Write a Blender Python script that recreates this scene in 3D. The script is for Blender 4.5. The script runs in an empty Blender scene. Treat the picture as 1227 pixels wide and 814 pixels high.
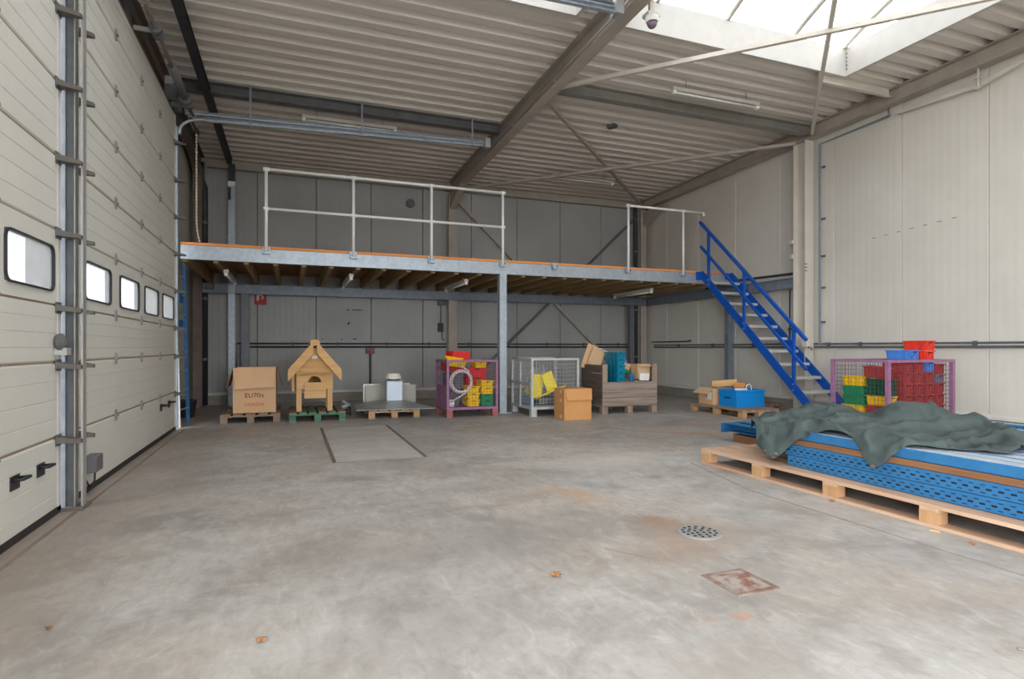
import bpy, bmesh, math, random
from mathutils import Vector, Matrix, Euler
random.seed(7)
R = math.radians
scene = bpy.context.scene
COL = scene.collection

# ------------------------------------------------------------------ camera
CAM_H = 1.15
YAW = math.atan(265.5 / 698.0)
cam_data = bpy.data.cameras.new('camera')
cam_data.sensor_width = 36.0
cam_data.lens = 698.0 / 1227.0 * 36.0
cam_data.shift_y = 10.0 / 1227.0
cam_data.clip_start = 0.05
cam = bpy.data.objects.new('camera', cam_data)
cam.location = (0, 0, CAM_H)
cam.rotation_euler = (R(90), 0, -YAW)
COL.objects.link(cam)
scene.camera = cam

# ------------------------------------------------------------------ sky, daylight, exposure
world = bpy.data.worlds.new('overcast_sky')
scene.world = world
world.use_nodes = True
bg = world.node_tree.nodes['Background']
bg.inputs['Color'].default_value = (0.93, 0.965, 1.0, 1)
bg.inputs['Strength'].default_value = 11.0
def portal(name, loc, rot, sx, sy):
    # sky portal lying in an opening of the building: guides sampling of the daylight, emits nothing itself
    d = bpy.data.lights.new(name, 'AREA'); d.shape = 'RECTANGLE'; d.size = sx; d.size_y = sy
    d.cycles.is_portal = True
    o = bpy.data.objects.new(name, d); o.location = loc; o.rotation_euler = rot
    COL.objects.link(o)
SKY = [(-0.9, 3.12, 2.7, 6.1), (3.78, 7.43, 2.7, 6.1), (-0.9, 3.12, -3.6, -0.2), (3.78, 7.43, -3.6, -0.2)]
for k, (x0, x1, y0, y1) in enumerate(SKY):
    portal('sky_portal', ((x0+x1)/2, (y0+y1)/2, 5.46), (0, 0, 0), x1-x0, y1-y0)
GATE = (-4.6, 0.3, 4.2)              # third door of the left wall, standing open beside the camera (y0, y1, height)
portal('sky_portal', (-1.62, (GATE[0]+GATE[1])/2, GATE[2]/2), (0, R(-90), 0), GATE[2], GATE[1]-GATE[0])
FILL_OPENING = (.6, 3.8, 4.0)             # opening added in the unseen wall behind the camera for fill daylight (x0, x1, height)
portal('sky_portal', ((FILL_OPENING[0]+FILL_OPENING[1])/2, -5.62, FILL_OPENING[2]/2), (R(90), 0, 0), FILL_OPENING[1]-FILL_OPENING[0], FILL_OPENING[2])
vs = scene.view_settings
vs.view_transform = 'Standard'; vs.look = 'None'; vs.gamma = 1.0; vs.exposure = 0.45
vs.use_curve_mapping = False
scene.cycles.max_bounces = 10
scene.cycles.diffuse_bounces = 6
scene.cycles.transparent_max_bounces = 12
scene.cycles.sample_clamp_indirect = 8.0
scene.cycles.caustics_reflective = False
scene.cycles.caustics_refractive = False

# ------------------------------------------------------------------ mesh helpers
class MB:
    def __init__(s): s.v = []; s.f = []
    def add(s, vs_, fs):
        n = len(s.v); s.v += [tuple(p) for p in vs_]; s.f += [tuple(i+n for i in q) for q in fs]; return s
    def box(s, x0, x1, y0, y1, z0, z1):
        return s.add([(x0,y0,z0),(x1,y0,z0),(x1,y1,z0),(x0,y1,z0),(x0,y0,z1),(x1,y0,z1),(x1,y1,z1),(x0,y1,z1)],
                     [(3,2,1,0),(4,5,6,7),(0,1,5,4),(1,2,6,5),(2,3,7,6),(3,0,4,7)])
    def cbox(s, c, size, rot=None):
        hx, hy, hz = size[0]/2, size[1]/2, size[2]/2
        m = rot.to_matrix() if isinstance(rot, Euler) else (rot or Matrix.Identity(3))
        P = [Vector(c) + m @ Vector(p) for p in [(-hx,-hy,-hz),(hx,-hy,-hz),(hx,hy,-hz),(-hx,hy,-hz),(-hx,-hy,hz),(hx,-hy,hz),(hx,hy,hz),(-hx,hy,hz)]]
        return s.add(P, [(3,2,1,0),(4,5,6,7),(0,1,5,4),(1,2,6,5),(2,3,7,6),(3,0,4,7)])
    def bar(s, p0, p1, w, h, up=(0,0,1)):
        p0, p1 = Vector(p0), Vector(p1); d = (p1-p0).normalized(); u = Vector(up)
        sd = d.cross(u)
        if sd.length < 1e-4: u = Vector((0,1,0)); sd = d.cross(u)
        sd.normalize(); u = sd.cross(d).normalized()
        P = []
        for p in (p0, p1):
            for a, b in ((-1,-1),(1,-1),(1,1),(-1,1)): P.append(p + sd*a*w/2 + u*b*h/2)
        return s.add(P, [(3,2,1,0),(4,5,6,7),(0,1,5,4),(1,2,6,5),(2,3,7,6),(3,0,4,7)])
    def prism(s, poly, axis, a, b):
        n = len(poly)
        def P(p, t):
            return {'x': (t, p[0], p[1]), 'y': (p[0], t, p[1]), 'z': (p[0], p[1], t)}[axis]
        return s.add([P(p, a) for p in poly] + [P(p, b) for p in poly],
                     [tuple(range(n)), tuple(range(2*n-1, n-1, -1))] + [(i, i+n, (i+1) % n+n, (i+1) % n) for i in range(n)])
    def tube(s, pts, r, n=8, caps=True, closed=False):
        pts = [Vector(p) for p in pts]; m = len(pts)
        T = []
        for i in range(m):
            if closed: d = pts[(i+1) % m] - pts[i-1]
            else: d = pts[min(i+1, m-1)] - pts[max(i-1, 0)]
            T.append(d.normalized())
        u = T[0].orthogonal().normalized(); rings = []
        for i in range(m):
            u = (u - T[i]*u.dot(T[i]))
            u = u.normalized() if u.length > 1e-6 else T[i].orthogonal().normalized()
            w = T[i].cross(u)
            rr = r[i] if isinstance(r, (list, tuple)) else r
            rings.append([pts[i] + (u*math.cos(2*math.pi*k/n) + w*math.sin(2*math.pi*k/n))*rr for k in range(n)])
        V_ = [p for q in rings for p in q]; F = []
        for i in range(m if closed else m-1):
            j = (i+1) % m
            for k in range(n):
                k2 = (k+1) % n; F.append((i*n+k, i*n+k2, j*n+k2, j*n+k))
        if caps and not closed:
            F.append(tuple(range(n-1, -1, -1))); F.append(tuple((m-1)*n+k for k in range(n)))
        return s.add(V_, F)
    def lathe(s, prof, c=(0,0,0), n=20):
        V_ = []; F = []
        for r, z in prof:
            for k in range(n):
                t = 2*math.pi*k/n; V_.append((c[0]+r*math.cos(t), c[1]+r*math.sin(t), c[2]+z))
        for i in range(len(prof)-1):
            for k in range(n):
                k2 = (k+1) % n; F.append((i*n+k, i*n+k2, (i+1)*n+k2, (i+1)*n+k))
        F.append(tuple(range(n-1, -1, -1))); F.append(tuple((len(prof)-1)*n+k for k in range(n)))
        return s.add(V_, F)
    def grid(s, rows):
        m = len(rows[0]); V_ = [p for r in rows for p in r]
        return s.add(V_, [(i*m+j, i*m+j+1, (i+1)*m+j+1, (i+1)*m+j) for i in range(len(rows)-1) for j in range(m-1)])
    def mesh(s, name, mat, org=(0,0,0), smooth=False, fix=True):
        me = bpy.data.meshes.new(name)
        o = org
        me.from_pydata([(p[0]-o[0], p[1]-o[1], p[2]-o[2]) for p in s.v], [], s.f)
        if fix:
            b = bmesh.new(); b.from_mesh(me); bmesh.ops.recalc_face_normals(b, faces=b.faces); b.to_mesh(me); b.free()
        if smooth:
            for p in me.polygons: p.use_smooth = True
        me.materials.append(mat)
        me.update()
        return me
    def build(s, name, mat, parent=None, world=True, smooth=False, bevel=0, kind=None, label=None, fix=True, loc=None):
        org = (0,0,0)
        if parent is not None and world: org = wloc(parent)
        me = s.mesh(name, mat, loc if loc is not None and parent is None else org, smooth, fix)
        o = link(name, me, parent)
        if loc is not None and parent is None: o.location = loc
        if bevel:
            m = o.modifiers.new('bevel', 'BEVEL'); m.width = bevel; m.segments = 1; m.limit_method = 'ANGLE'
        if kind: o['kind'] = kind
        if label: o['label'] = label
        return o
def wloc(o):
    p = Vector((0,0,0))
    while o is not None: p += Vector(o.location); o = o.parent
    return p
def link(name, data, parent=None, loc=(0,0,0), rot=(0,0,0)):
    o = bpy.data.objects.new(name, data); COL.objects.link(o)
    o.location = loc; o.rotation_euler = rot
    if parent is not None: o.parent = parent
    return o
def tag(o, label, cat, group=None):
    o['label'] = label; o['category'] = cat
    if group: o['group'] = group
    return o
def thing(name, label, cat, loc=(0,0,0), rotz=0, group=None):
    o = bpy.data.objects.new(name, None); COL.objects.link(o)
    o.location = loc; o.rotation_euler = (0,0,rotz); o.empty_display_size = .1
    return tag(o, label, cat, group)
def struct(o):
    o['kind'] = 'structure'; return o
def root(name, loc=(0,0,0)):
    o = bpy.data.objects.new(name, None); COL.objects.link(o); o.location = loc; return struct(o)
def dup(src, loc, rotz=None, label=None, rot=None):
    r = src.copy(); COL.objects.link(r); r.location = loc
    if rotz is not None: r.rotation_euler = (0,0,rotz)
    if rot is not None: r.rotation_euler = rot
    if label: r['label'] = label
    for ch in list(src.children):
        c_ = ch.copy(); COL.objects.link(c_); c_.parent = r
        for g in list(ch.children):
            d_ = g.copy(); COL.objects.link(d_); d_.parent = c_
    return r

# ------------------------------------------------------------------ materials
def lin(c):
    return tuple(((x/255)/12.92 if x/255 <= .04045 else ((x/255+.055)/1.055)**2.4) for x in c) + (1,)
def mat(name, col, rough=.6, metal=0., var=.10, scale=6., col2=None, bump=0., bscale=40., stretch=(1,1,1), spec=.4, detail=5, lo=.35, hi=.7, world=False):
    m = bpy.data.materials.new(name); m.use_nodes = True
    nt = m.node_tree; N = nt.nodes; L = nt.links; p = N['Principled BSDF']
    p.inputs['Roughness'].default_value = rough; p.inputs['Metallic'].default_value = metal
    p.inputs['Specular IOR Level'].default_value = spec
    if world:
        src = N.new('ShaderNodeNewGeometry').outputs['Position']
    else:
        tc = N.new('ShaderNodeTexCoord'); oi = N.new('ShaderNodeObjectInfo')
        mu = N.new('ShaderNodeMath'); mu.operation = 'MULTIPLY'; mu.inputs[1].default_value = 37.0
        L.new(oi.outputs['Random'], mu.inputs[0])
        ad = N.new('ShaderNodeVectorMath'); ad.operation = 'ADD'
        L.new(tc.outputs['Object'], ad.inputs[0]); L.new(mu.outputs[0], ad.inputs[1]); src = ad.outputs[0]
    mp = N.new('ShaderNodeMapping'); mp.inputs['Scale'].default_value = stretch; L.new(src, mp.inputs['Vector'])
    no = N.new('ShaderNodeTexNoise'); no.inputs['Scale'].default_value = scale; no.inputs['Detail'].default_value = detail; no.inputs['Roughness'].default_value = .6
    L.new(mp.outputs[0], no.inputs['Vector'])
    mr = N.new('ShaderNodeMapRange'); mr.inputs['From Min'].default_value = lo; mr.inputs['From Max'].default_value = hi
    L.new(no.outputs['Fac'], mr.inputs['Value'])
    mx = N.new('ShaderNodeMix'); mx.data_type = 'RGBA'
    a = lin(col); b = lin(col2) if col2 else None
    if b is None:
        b = tuple(min(1, x*(1+var)) for x in a[:3]) + (1,); a = tuple(x*(1-var) for x in a[:3]) + (1,)
    mx.inputs['A'].default_value = a; mx.inputs['B'].default_value = b
    L.new(mr.outputs[0], mx.inputs['Factor']); L.new(mx.outputs['Result'], p.inputs['Base Color'])
    if bump:
        n2 = N.new('ShaderNodeTexNoise'); n2.inputs['Scale'].default_value = bscale; n2.inputs['Detail'].default_value = 3
        L.new(mp.outputs[0], n2.inputs['Vector'])
        bp = N.new('ShaderNodeBump'); bp.inputs['Strength'].default_value = bump; bp.inputs['Distance'].default_value = .01
        L.new(n2.outputs['Fac'], bp.inputs['Height']); L.new(bp.outputs[0], p.inputs['Normal'])
    return m
def wall_mat(name, col, col2, direction, period, rough=.45):
    m = mat(name, col, rough, 0, scale=.9, col2=col2, world=True, lo=.3, hi=.75, detail=6)
    nt = m.node_tree; N = nt.nodes; L = nt.links; p = N['Principled BSDF']
    g = N.new('ShaderNodeNewGeometry'); w = N.new('ShaderNodeTexWave')
    w.wave_type = 'BANDS'; w.bands_direction = direction; w.inputs['Scale'].default_value = 1/period*.314
    w.inputs['Distortion'].default_value = 0
    L.new(g.outputs['Position'], w.inputs['Vector'])
    bp = N.new('ShaderNodeBump'); bp.inputs['Strength'].default_value = .35; bp.inputs['Distance'].default_value = .004
    L.new(w.outputs['Fac'], bp.inputs['Height']); L.new(bp.outputs[0], p.inputs['Normal'])
    return m
def wood(name, col, col2, axis, rough=.75, bump=.25):
    st = {'x': (.6,9,9), 'y': (9,.6,9), 'z': (9,9,.6)}[axis]
    return mat(name, col, rough, 0, scale=2.2, col2=col2, stretch=st, bump=bump, bscale=7, lo=.3, hi=.72, spec=.25)

M = {}
M['wall_back'] = wall_mat('panel_back', (157,157,155), (171,171,168), 'X', .115)
M['wall_right'] = wall_mat('panel_right', (205,200,190), (217,213,204), 'Y', .115)
M['wall_plain'] = mat('panel_plain', (205,203,196), .5, scale=1.2, var=.06, world=True)
M['plinth'] = mat('plinth_concrete', (150,143,134), .85, scale=3, var=.15, world=True, bump=.2)
M['sill'] = mat('sill_white', (214,212,206), .5, var=.05)
M['deck'] = mat('roof_deck', (210,203,194), .5, scale=.7, col2=(222,216,208), world=True, stretch=(.3,1,1), metal=0)
M['girder'] = mat('painted_girder', (172,163,152), .5, var=.09, scale=4)
M['tie'] = mat('tie_grey', (146,144,138), .5, metal=.2, var=.1)
M['cream_steel'] = mat('cream_steel', (206,199,188), .5, var=.05, scale=4)
M['dark_steel'] = mat('dark_steel', (104,106,108), .5, metal=.25, var=.18, scale=7)
M['brown_steel'] = mat('brown_steel', (110,96,88), .6, var=.15)
M['bracket'] = mat('roller_bracket_grey', (96,90,84), .55, metal=.2, var=.15)
M['black_steel'] = mat('black_steel', (58,58,62), .5, var=.2)
M['galv'] = mat('galvanised', (158,168,178), .45, metal=.4, scale=14, col2=(178,187,195), lo=.35, hi=.65)
M['galv_dark'] = mat('galvanised_dark', (126,134,146), .5, metal=.3, scale=10, col2=(146,152,162))
M['galv_white'] = mat('railing_white_galv', (238,238,235), .45, metal=0., var=.04)
M['alu'] = mat('aluminium', (186,186,184), .38, metal=.6, var=.06)
M['zinc'] = mat('zinc_sheet', (158,158,154), .4, metal=.5, scale=5, col2=(184,184,180))
M['door'] = mat('door_panel', (212,210,201), .5, scale=1.5, var=.035, bump=.12, bscale=260, world=True)
M['door_seam'] = mat('door_seam_brown', (150,132,112), .7, var=.15)
M['rubber'] = mat('rubber_black', (46,44,42), .7, var=.2)
M['black_plastic'] = mat('black_plastic', (44,45,48), .45, var=.15)
M['grey_plastic'] = mat('grey_plastic', (104,104,106), .5, var=.1)
M['blue'] = mat('stair_blue', (14,84,180), .4, var=.08)
M['rack_blue'] = mat('rack_blue', (36,98,146), .5, scale=9, col2=(54,118,166), lo=.25, hi=.8)
M['rack_dark'] = mat('rack_slot_dark', (20,24,34), .8)
M['rack_top'] = mat('rack_dusty_top', (158,172,186), .6, scale=8, col2=(186,190,194))
M['purple'] = mat('cage_purple', (136,92,126), .65, scale=16, col2=(158,116,146), lo=.3, hi=.7)
M['rust_purple'] = mat('cage_rusty_foot', (150,84,100), .75, scale=18, col2=(160,100,78), lo=.4, hi=.6)
M['wire_purple'] = mat('cage_wire_dull', (100,76,96), .6, var=.1)
M['rear_col'] = mat('rear_column_grey', (112,116,122), .5, metal=.2, var=.12)
M['red'] = mat('plastic_red', (214,42,40), .4, var=.06)
M['orange_red'] = mat('plastic_orange_red', (226,62,44), .4, var=.06)
M['dark_red'] = mat('plastic_brick_red', (168,58,48), .5, var=.08)
M['yellow'] = mat('plastic_yellow', (240,196,20), .42, var=.05)
M['green'] = mat('plastic_green', (10,142,92), .42, var=.06)
M['dark_green'] = mat('plastic_dark_green', (14,84,52), .45, var=.08)
M['bin_grey'] = mat('plastic_bin_grey', (116,112,124), .5, var=.08)
M['bin_blue'] = mat('plastic_bin_blue', (78,134,214), .4, var=.05)
M['crate_blue'] = mat('plastic_crate_blue', (18,138,216), .4, var=.05)
M['teal'] = mat('plastic_teal', (0,128,158), .45, var=.06)
M['yellow_sheet'] = mat('yellow_sheet', (244,220,60), .55, var=.06)
M['hose'] = mat('hose_white', (206,202,198), .45, var=.04)
M['card'] = mat('cardboard', (214,174,134), .8, var=.05, scale=3, bump=.1)
M['card_orange'] = mat('cardboard_orange', (204,148,92), .8, var=.05, scale=3, bump=.1)
M['card_pale'] = mat('cardboard_pale', (212,178,140), .8, var=.05, scale=3)
M['card_in'] = mat('cardboard_inside', (176,128,88), .85, var=.06)
M['tread'] = mat('tread_grating', (196,196,194), .5, metal=.1, var=.06)
M['white'] = mat('paper_white', (232,232,230), .6, var=.03)
M['white_print'] = mat('ink_black', (40,36,34), .7)
M['red_print'] = mat('ink_red', (206,74,64), .7)
M['pine'] = wood('pine', (204,156,104), (226,186,134), 'x')
M['pine_z'] = wood('pine_upright', (202,158,106), (224,186,136), 'z')
M['pal_x'] = wood('pallet_wood_x', (140,116,98), (172,148,126), 'x')
M['pal_y'] = wood('pallet_wood_y', (140,118,100), (174,150,128), 'y')
M['pal_dark_x'] = wood('pallet_worn_x', (128,108,92), (160,140,122), 'x')
M['pal_dark_y'] = wood('pallet_worn_y', (122,104,90), (156,136,118), 'y')
M['pal_new_y'] = wood('pallet_new_y', (178,142,116), (206,174,148), 'y')
M['pal_new_x'] = wood('pallet_new_x', (180,146,114), (206,174,142), 'x')
M['block'] = wood('pallet_block', (178,136,96), (200,160,120), 'z')
M['green_x'] = wood('pallet_green_x', (56,104,82), (94,138,112), 'x')
M['green_y'] = wood('pallet_green_y', (70,112,92), (130,140,120), 'y')
M['old_x'] = wood('grey_plank_x', (128,114,104), (166,150,138), 'x')
M['old_y'] = wood('grey_plank_y', (84,74,68), (118,104,94), 'y')
M['old_z'] = wood('grey_plank_z', (134,116,102), (172,152,134), 'z')
M['spacer'] = wood('spacer_wood', (112,78,54), (150,108,76), 'y')
M['joist'] = wood('joist_wood', (150,124,88), (180,152,110), 'y')
M['ply'] = mat('plywood_underside', (170,124,88), .8, scale=2, col2=(146,106,78), world=True)
M['deck_edge'] = wood('deck_edge_orange', (222,140,76), (238,164,102), 'x')
M['tarp'] = mat('tarp_green_grey', (50,60,59), .7, scale=2.6, col2=(84,98,96), bump=.8, bscale=9, lo=.3, hi=.7)
M['rust'] = mat('rusty_plate', (126,82,70), .85, scale=11, col2=(158,148,138), lo=.42, hi=.58)
M['iron'] = mat('drain_iron', (146,146,143), .6, metal=.2, var=.1)
M['hole'] = mat('dark_hole', (18,18,18), .9)
M['hatch'] = mat('hatch_concrete', (182,178,172), .7, scale=2.5, col2=(164,159,153), world=True)
M['joint'] = mat('joint_dark', (112,102,94), .85, var=.2)
M['joint_pale'] = mat('joint_brown', (134,120,106), .85, var=.2, scale=3)
M['curb'] = mat('curb_grey_white', (196,193,187), .5, var=.04)
M['leaf'] = mat('dry_leaf', (128,86,62), .8, scale=20, col2=(176,128,88))
M['chain'] = mat('chain_brass', (196,188,164), .5, metal=.3, var=.1)
M['tube_glass'] = mat('fluorescent_tube', (226,226,220), .3, var=.02)
M['fixture'] = mat('fixture_enamel', (196,192,184), .45, var=.05)
M['ladder_blue'] = mat('ladder_blue', (24,92,146), .45, var=.1)
M['sign_red'] = mat('sign_red', (176,32,34), .5, var=.04)
M['led'] = mat('camera_dome_dark', (110,96,110), .2)
def pane_mat(name, clear, tint, lo, hi):
    m = bpy.data.materials.new(name); m.use_nodes = True
    nt = m.node_tree; N = nt.nodes; L = nt.links
    for n in list(N): N.remove(n)
    out = N.new('ShaderNodeOutputMaterial'); mx = N.new('ShaderNodeMixShader'); mx.inputs[0].default_value = clear
    tr = N.new('ShaderNodeBsdfTransparent'); tl = N.new('ShaderNodeBsdfTranslucent')
    no = N.new('ShaderNodeTexNoise'); no.inputs['Scale'].default_value = 5; no.inputs['Detail'].default_value = 6
    tc = N.new('ShaderNodeTexCoord'); L.new(tc.outputs['Object'], no.inputs['Vector'])
    rp = N.new('ShaderNodeMapRange'); rp.inputs['From Min'].default_value = .3; rp.inputs['From Max'].default_value = .7
    rp.inputs['To Min'].default_value = lo; rp.inputs['To Max'].default_value = hi
    L.new(no.outputs['Fac'], rp.inputs['Value'])
    cm = N.new('ShaderNodeVectorMath'); cm.operation = 'SCALE'; cm.inputs[0].default_value = tint
    L.new(rp.outputs[0], cm.inputs['Scale']); L.new(cm.outputs[0], tr.inputs['Color']); L.new(cm.outputs[0], tl.inputs['Color'])
    L.new(tl.outputs[0], mx.inputs[1]); L.new(tr.outputs[0], mx.inputs[2]); L.new(mx.outputs[0], out.inputs['Surface'])
    return m
M['pane'] = pane_mat('polycarbonate_pane', .7, (1, 1, 1), .165, .205)
M['door_pane'] = pane_mat('acrylic_pane', .6, (.94, .96, 1), .085, .105)

def floor_mat():
    m = bpy.data.materials.new('worn_concrete'); m.use_nodes = True
    nt = m.node_tree; N = nt.nodes; L = nt.links; p = N['Principled BSDF']
    pos = N.new('ShaderNodeNewGeometry').outputs['Position']
    def noise(scale, detail=6, rough=.6, st=(1,1,1), dist=0):
        mp = N.new('ShaderNodeMapping'); mp.inputs['Scale'].default_value = st; L.new(pos, mp.inputs['Vector'])
        n = N.new('ShaderNodeTexNoise'); n.inputs['Scale'].default_value = scale; n.inputs['Detail'].default_value = detail
        n.inputs['Roughness'].default_value = rough; n.inputs['Distortion'].default_value = dist
        L.new(mp.outputs[0], n.inputs['Vector']); return n
    def rng(sock, a, b, c=0., d=1.):
        r = N.new('ShaderNodeMapRange'); r.inputs['From Min'].default_value = a; r.inputs['From Max'].default_value = b
        r.inputs['To Min'].default_value = c; r.inputs['To Max'].default_value = d; L.new(sock, r.inputs['Value']); return r.outputs[0]
    def mix(fac, a, b, blend='MIX'):
        x = N.new('ShaderNodeMix'); x.data_type = 'RGBA'; x.blend_type = blend
        if isinstance(fac, float): x.inputs['Factor'].default_value = fac
        else: L.new(fac, x.inputs['Factor'])
        for s_, k in ((a, 'A'), (b, 'B')):
            if isinstance(s_, tuple): x.inputs[k].default_value = s_
            else: L.new(s_, x.inputs[k])
        return x.outputs['Result']
    def mul(a, b):
        x = N.new('ShaderNodeMath'); x.operation = 'MULTIPLY'; L.new(a, x.inputs[0])
        if isinstance(b, float): x.inputs[1].default_value = b
        else: L.new(b, x.inputs[1])
        return x.outputs[0]
    big = noise(.55, 7, .62, dist=.6); mid = noise(1.7, 7, .65, (1,1.3,1), .5); fine = noise(26, 4, .6); brush = noise(1.9, 8, .68, (1.3,1,1), .7)
    c = mix(rng(big.outputs['Fac'], .33, .66), lin((152,147,141)), lin((184,181,176)))
    c = mix(mul(rng(mid.outputs['Fac'], .48, .70), .85), c, lin((134,128,122)))
    c = mix(mul(rng(brush.outputs['Fac'], .52, .76), .5), c, lin((202,200,196)))
    warm = noise(.8, 5, .6, dist=.4)
    c = mix(mul(rng(warm.outputs['Fac'], .46, .70), .55), c, lin((176,160,143)))
    c = mix(mul(rng(fine.outputs['Fac'], .35, .7), .16), c, lin((122,114,106)))
    grit = noise(7.5, 8, .72, (1.6,.8,1), .6)
    c = mix(mul(rng(grit.outputs['Fac'], .5, .68), .42), c, lin((128,122,116)))
    c = mix(mul(rng(grit.outputs['Fac'], .46, .30), .38), c, lin((204,202,198)))
    # scuffs and tyre wear with shapes of their own, oil spots, rust runs by the drain
    wob = noise(3.2, 5, .65)
    sep = N.new('ShaderNodeVectorMath'); sep.operation = 'SUBTRACT'; L.new(wob.outputs['Color'], sep.inputs[0]); sep.inputs[1].default_value = (.5,.5,.5)
    sc = N.new('ShaderNodeVectorMath'); sc.operation = 'SCALE'; L.new(sep.outputs[0], sc.inputs[0]); sc.inputs['Scale'].default_value = .55
    wp = N.new('ShaderNodeVectorMath'); wp.operation = 'ADD'; L.new(pos, wp.inputs[0]); L.new(sc.outputs[0], wp.inputs[1])
    stains = [((2.10,4.10),(.10,.30),0.5,(186,146,108),.6), ((2.24,3.22),(.12,.20),.7,(150,112,86),.6), ((2.36,2.98),(.34,.26),0,(150,128,108),.6),
              ((5.2,6.4),(.12,.9),.9,(176,134,100),.6), ((2.05,2.75),(.28,.2),0,(158,132,116),.4), ((1.25,3.3),(.55,.35),.2,(132,126,120),.55),
              ((.55,2.35),(.5,.22),.4,(138,134,130),.45), ((.3,3.3),(.5,.25),-.3,(136,130,124),.45), ((2.9,2.9),(.4,.18),.2,(146,136,126),.5),
              ((1.5,1.65),(.3,.16),.3,(144,134,126),.5), ((3.1,5.2),(.7,.4),.5,(196,188,178),.5), ((1.65,2.0),(.045,.03),0,(188,134,100),.5),
              ((1.83,2.0),(.04,.03),.4,(192,136,100),.5), ((5.7,7.1),(.7,.25),-.5,(150,126,108),.4), ((3.0,7.6),(.9,.5),0,(152,138,124),.35)]
    for (cx, cy), (rx, ry), rot, col, st in stains:
        mp = N.new('ShaderNodeMapping'); mp.vector_type = 'TEXTURE'
        mp.inputs['Location'].default_value = (cx, cy, 0); mp.inputs['Rotation'].default_value = (0,0,rot); mp.inputs['Scale'].default_value = (rx, ry, 100)
        L.new(wp.outputs[0], mp.inputs['Vector'])
        ln = N.new('ShaderNodeVectorMath'); ln.operation = 'LENGTH'; L.new(mp.outputs[0], ln.inputs[0])
        c = mix(mul(rng(ln.outputs['Value'], 1.5, .3), st), c, lin(col))
    # brown grime gathered along the foot of the doors
    sx = N.new('ShaderNodeSeparateXYZ'); L.new(wp.outputs[0], sx.inputs[0])
    c = mix(mul(rng(sx.outputs['X'], -.7, -1.5), .55), c, lin((142,120,102)))
    L.new(c, p.inputs['Base Color'])
    L.new(rng(mid.outputs['Fac'], .3, .7, .62, .42), p.inputs['Roughness'])
    p.inputs['Specular IOR Level'].default_value = .35
    bp = N.new('ShaderNodeBump'); bp.inputs['Strength'].default_value = .12; bp.inputs['Distance'].default_value = .01
    L.new(mid.outputs['Fac'], bp.inputs['Height']); L.new(bp.outputs[0], p.inputs['Normal'])
    return m
M['floor'] = floor_mat()
# ================================================================== THE BUILDING
XR, YB, YF = 8.7, 13.08, -5.6          # right wall, back wall, wall behind the camera
XD, XL = -1.51, -1.80                  # door plane, left wall behind the door plane
def zd(y): return 4.94 + .02*(13.08 - y)   # underside of the roof deck

def section(mb, poly, p0, p1, up=(0,0,1)):
    p0, p1 = Vector(p0), Vector(p1); d = (p1-p0).normalized(); u = Vector(up)
    s_ = d.cross(u).normalized(); u = s_.cross(d).normalized(); n = len(poly)
    V_ = [p0 + s_*a + u*b for a, b in poly] + [p1 + s_*a + u*b for a, b in poly]
    mb.add(V_, [tuple(range(n)), tuple(range(2*n-1, n-1, -1))] + [(i, i+n, (i+1) % n+n, (i+1) % n) for i in range(n)])
    return mb
def i_poly(b, h, tf=.012, tw=.008):
    B, H_, w = b/2, h/2, tw/2
    return [(-B,-H_),(B,-H_),(B,-H_+tf),(w,-H_+tf),(w,H_-tf),(B,H_-tf),(B,H_),(-B,H_),(-B,H_-tf),(-w,H_-tf),(-w,-H_+tf),(-B,-H_+tf)]
def c_poly(b, h, t=.008):
    return [(-b/2,-h/2),(b/2,-h/2),(b/2,-h/2+t),(-b/2+t,-h/2+t),(-b/2+t,h/2-t),(b/2,h/2-t),(b/2,h/2),(-b/2,h/2)]
def l_poly(a, t=.007):
    return [(0,0),(a,0),(a,t),(t,t),(t,a),(0,a)]
def ibeam(name, label, cat, p0, p1, b, h, m, up=(0,0,1), group=None, poly=None, **k):
    o = section(MB(), poly or i_poly(b, h, **k), p0, p1, up).build(name, m, loc=Vector(p0))
    return tag(o, label, cat, group)

# floor -----------------------------------------------------------
fl = struct(MB().box(XL-.1, XR+.1, YF, YB+.1, -.12, 0).build('floor', M['floor']))
def strip(x0, y0, x1, y1, w, m='joint'):
    MB().bar((x0,y0,.0006), (x1,y1,.0006), w, .003).build('floor_joint', M[m], fl)
strip(3.44, -3.0, 3.46, 3.7, .006, 'joint_pale'); strip(3.46, 3.7, 3.74, 4.8, .005, 'joint_pale')
strip(1.68, 2.93, 1.88, 2.62, .004, 'joint_pale')
strip(-1.405, -3.0, -1.405, 4.9, .026, 'joint_pale'); strip(-1.395, 5.15, -1.40, 9.3, .022, 'joint_pale')
yard = struct(MB().box(-24, -1.92, -22, 24, -.16, -.04).box(-1.92, 24, -24, YF-.12, -.16, -.04).build('floor_yard', M['plinth']))

# back wall --------------------------------------------------------
wb = struct(MB().box(XL-.1, XR+.1, YB+.05, YB+.16, 0, 5.02).build('wall_back', M['plinth']))
seams = [XL] + [-.635 + 1.148*k for k in range(-0, 9)] + [XR]
seams = sorted(set(round(x, 3) for x in seams if x <= XR))
for a, b in zip(seams[:-1], seams[1:]):
    if b - a < .05: continue
    MB().prism([(a+.004, YB+.012), (a+.012, YB), (b-.012, YB), (b-.004, YB+.012), (b-.004, YB+.05), (a+.004, YB+.05)], 'z', .245, 4.95).build('wall_panel', M['wall_back'], wb)
tb = struct(MB().box(XL, XR, YB-.03, YB+.05, 0, .195).build('baseboard_back', M['plinth']))
MB().prism([(YB-.055,.195),(YB+.05,.195),(YB+.05,.25),(YB-.004,.25),(YB-.055,.215)], 'x', XL, XR).build('sill', M['sill'], tb)

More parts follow.
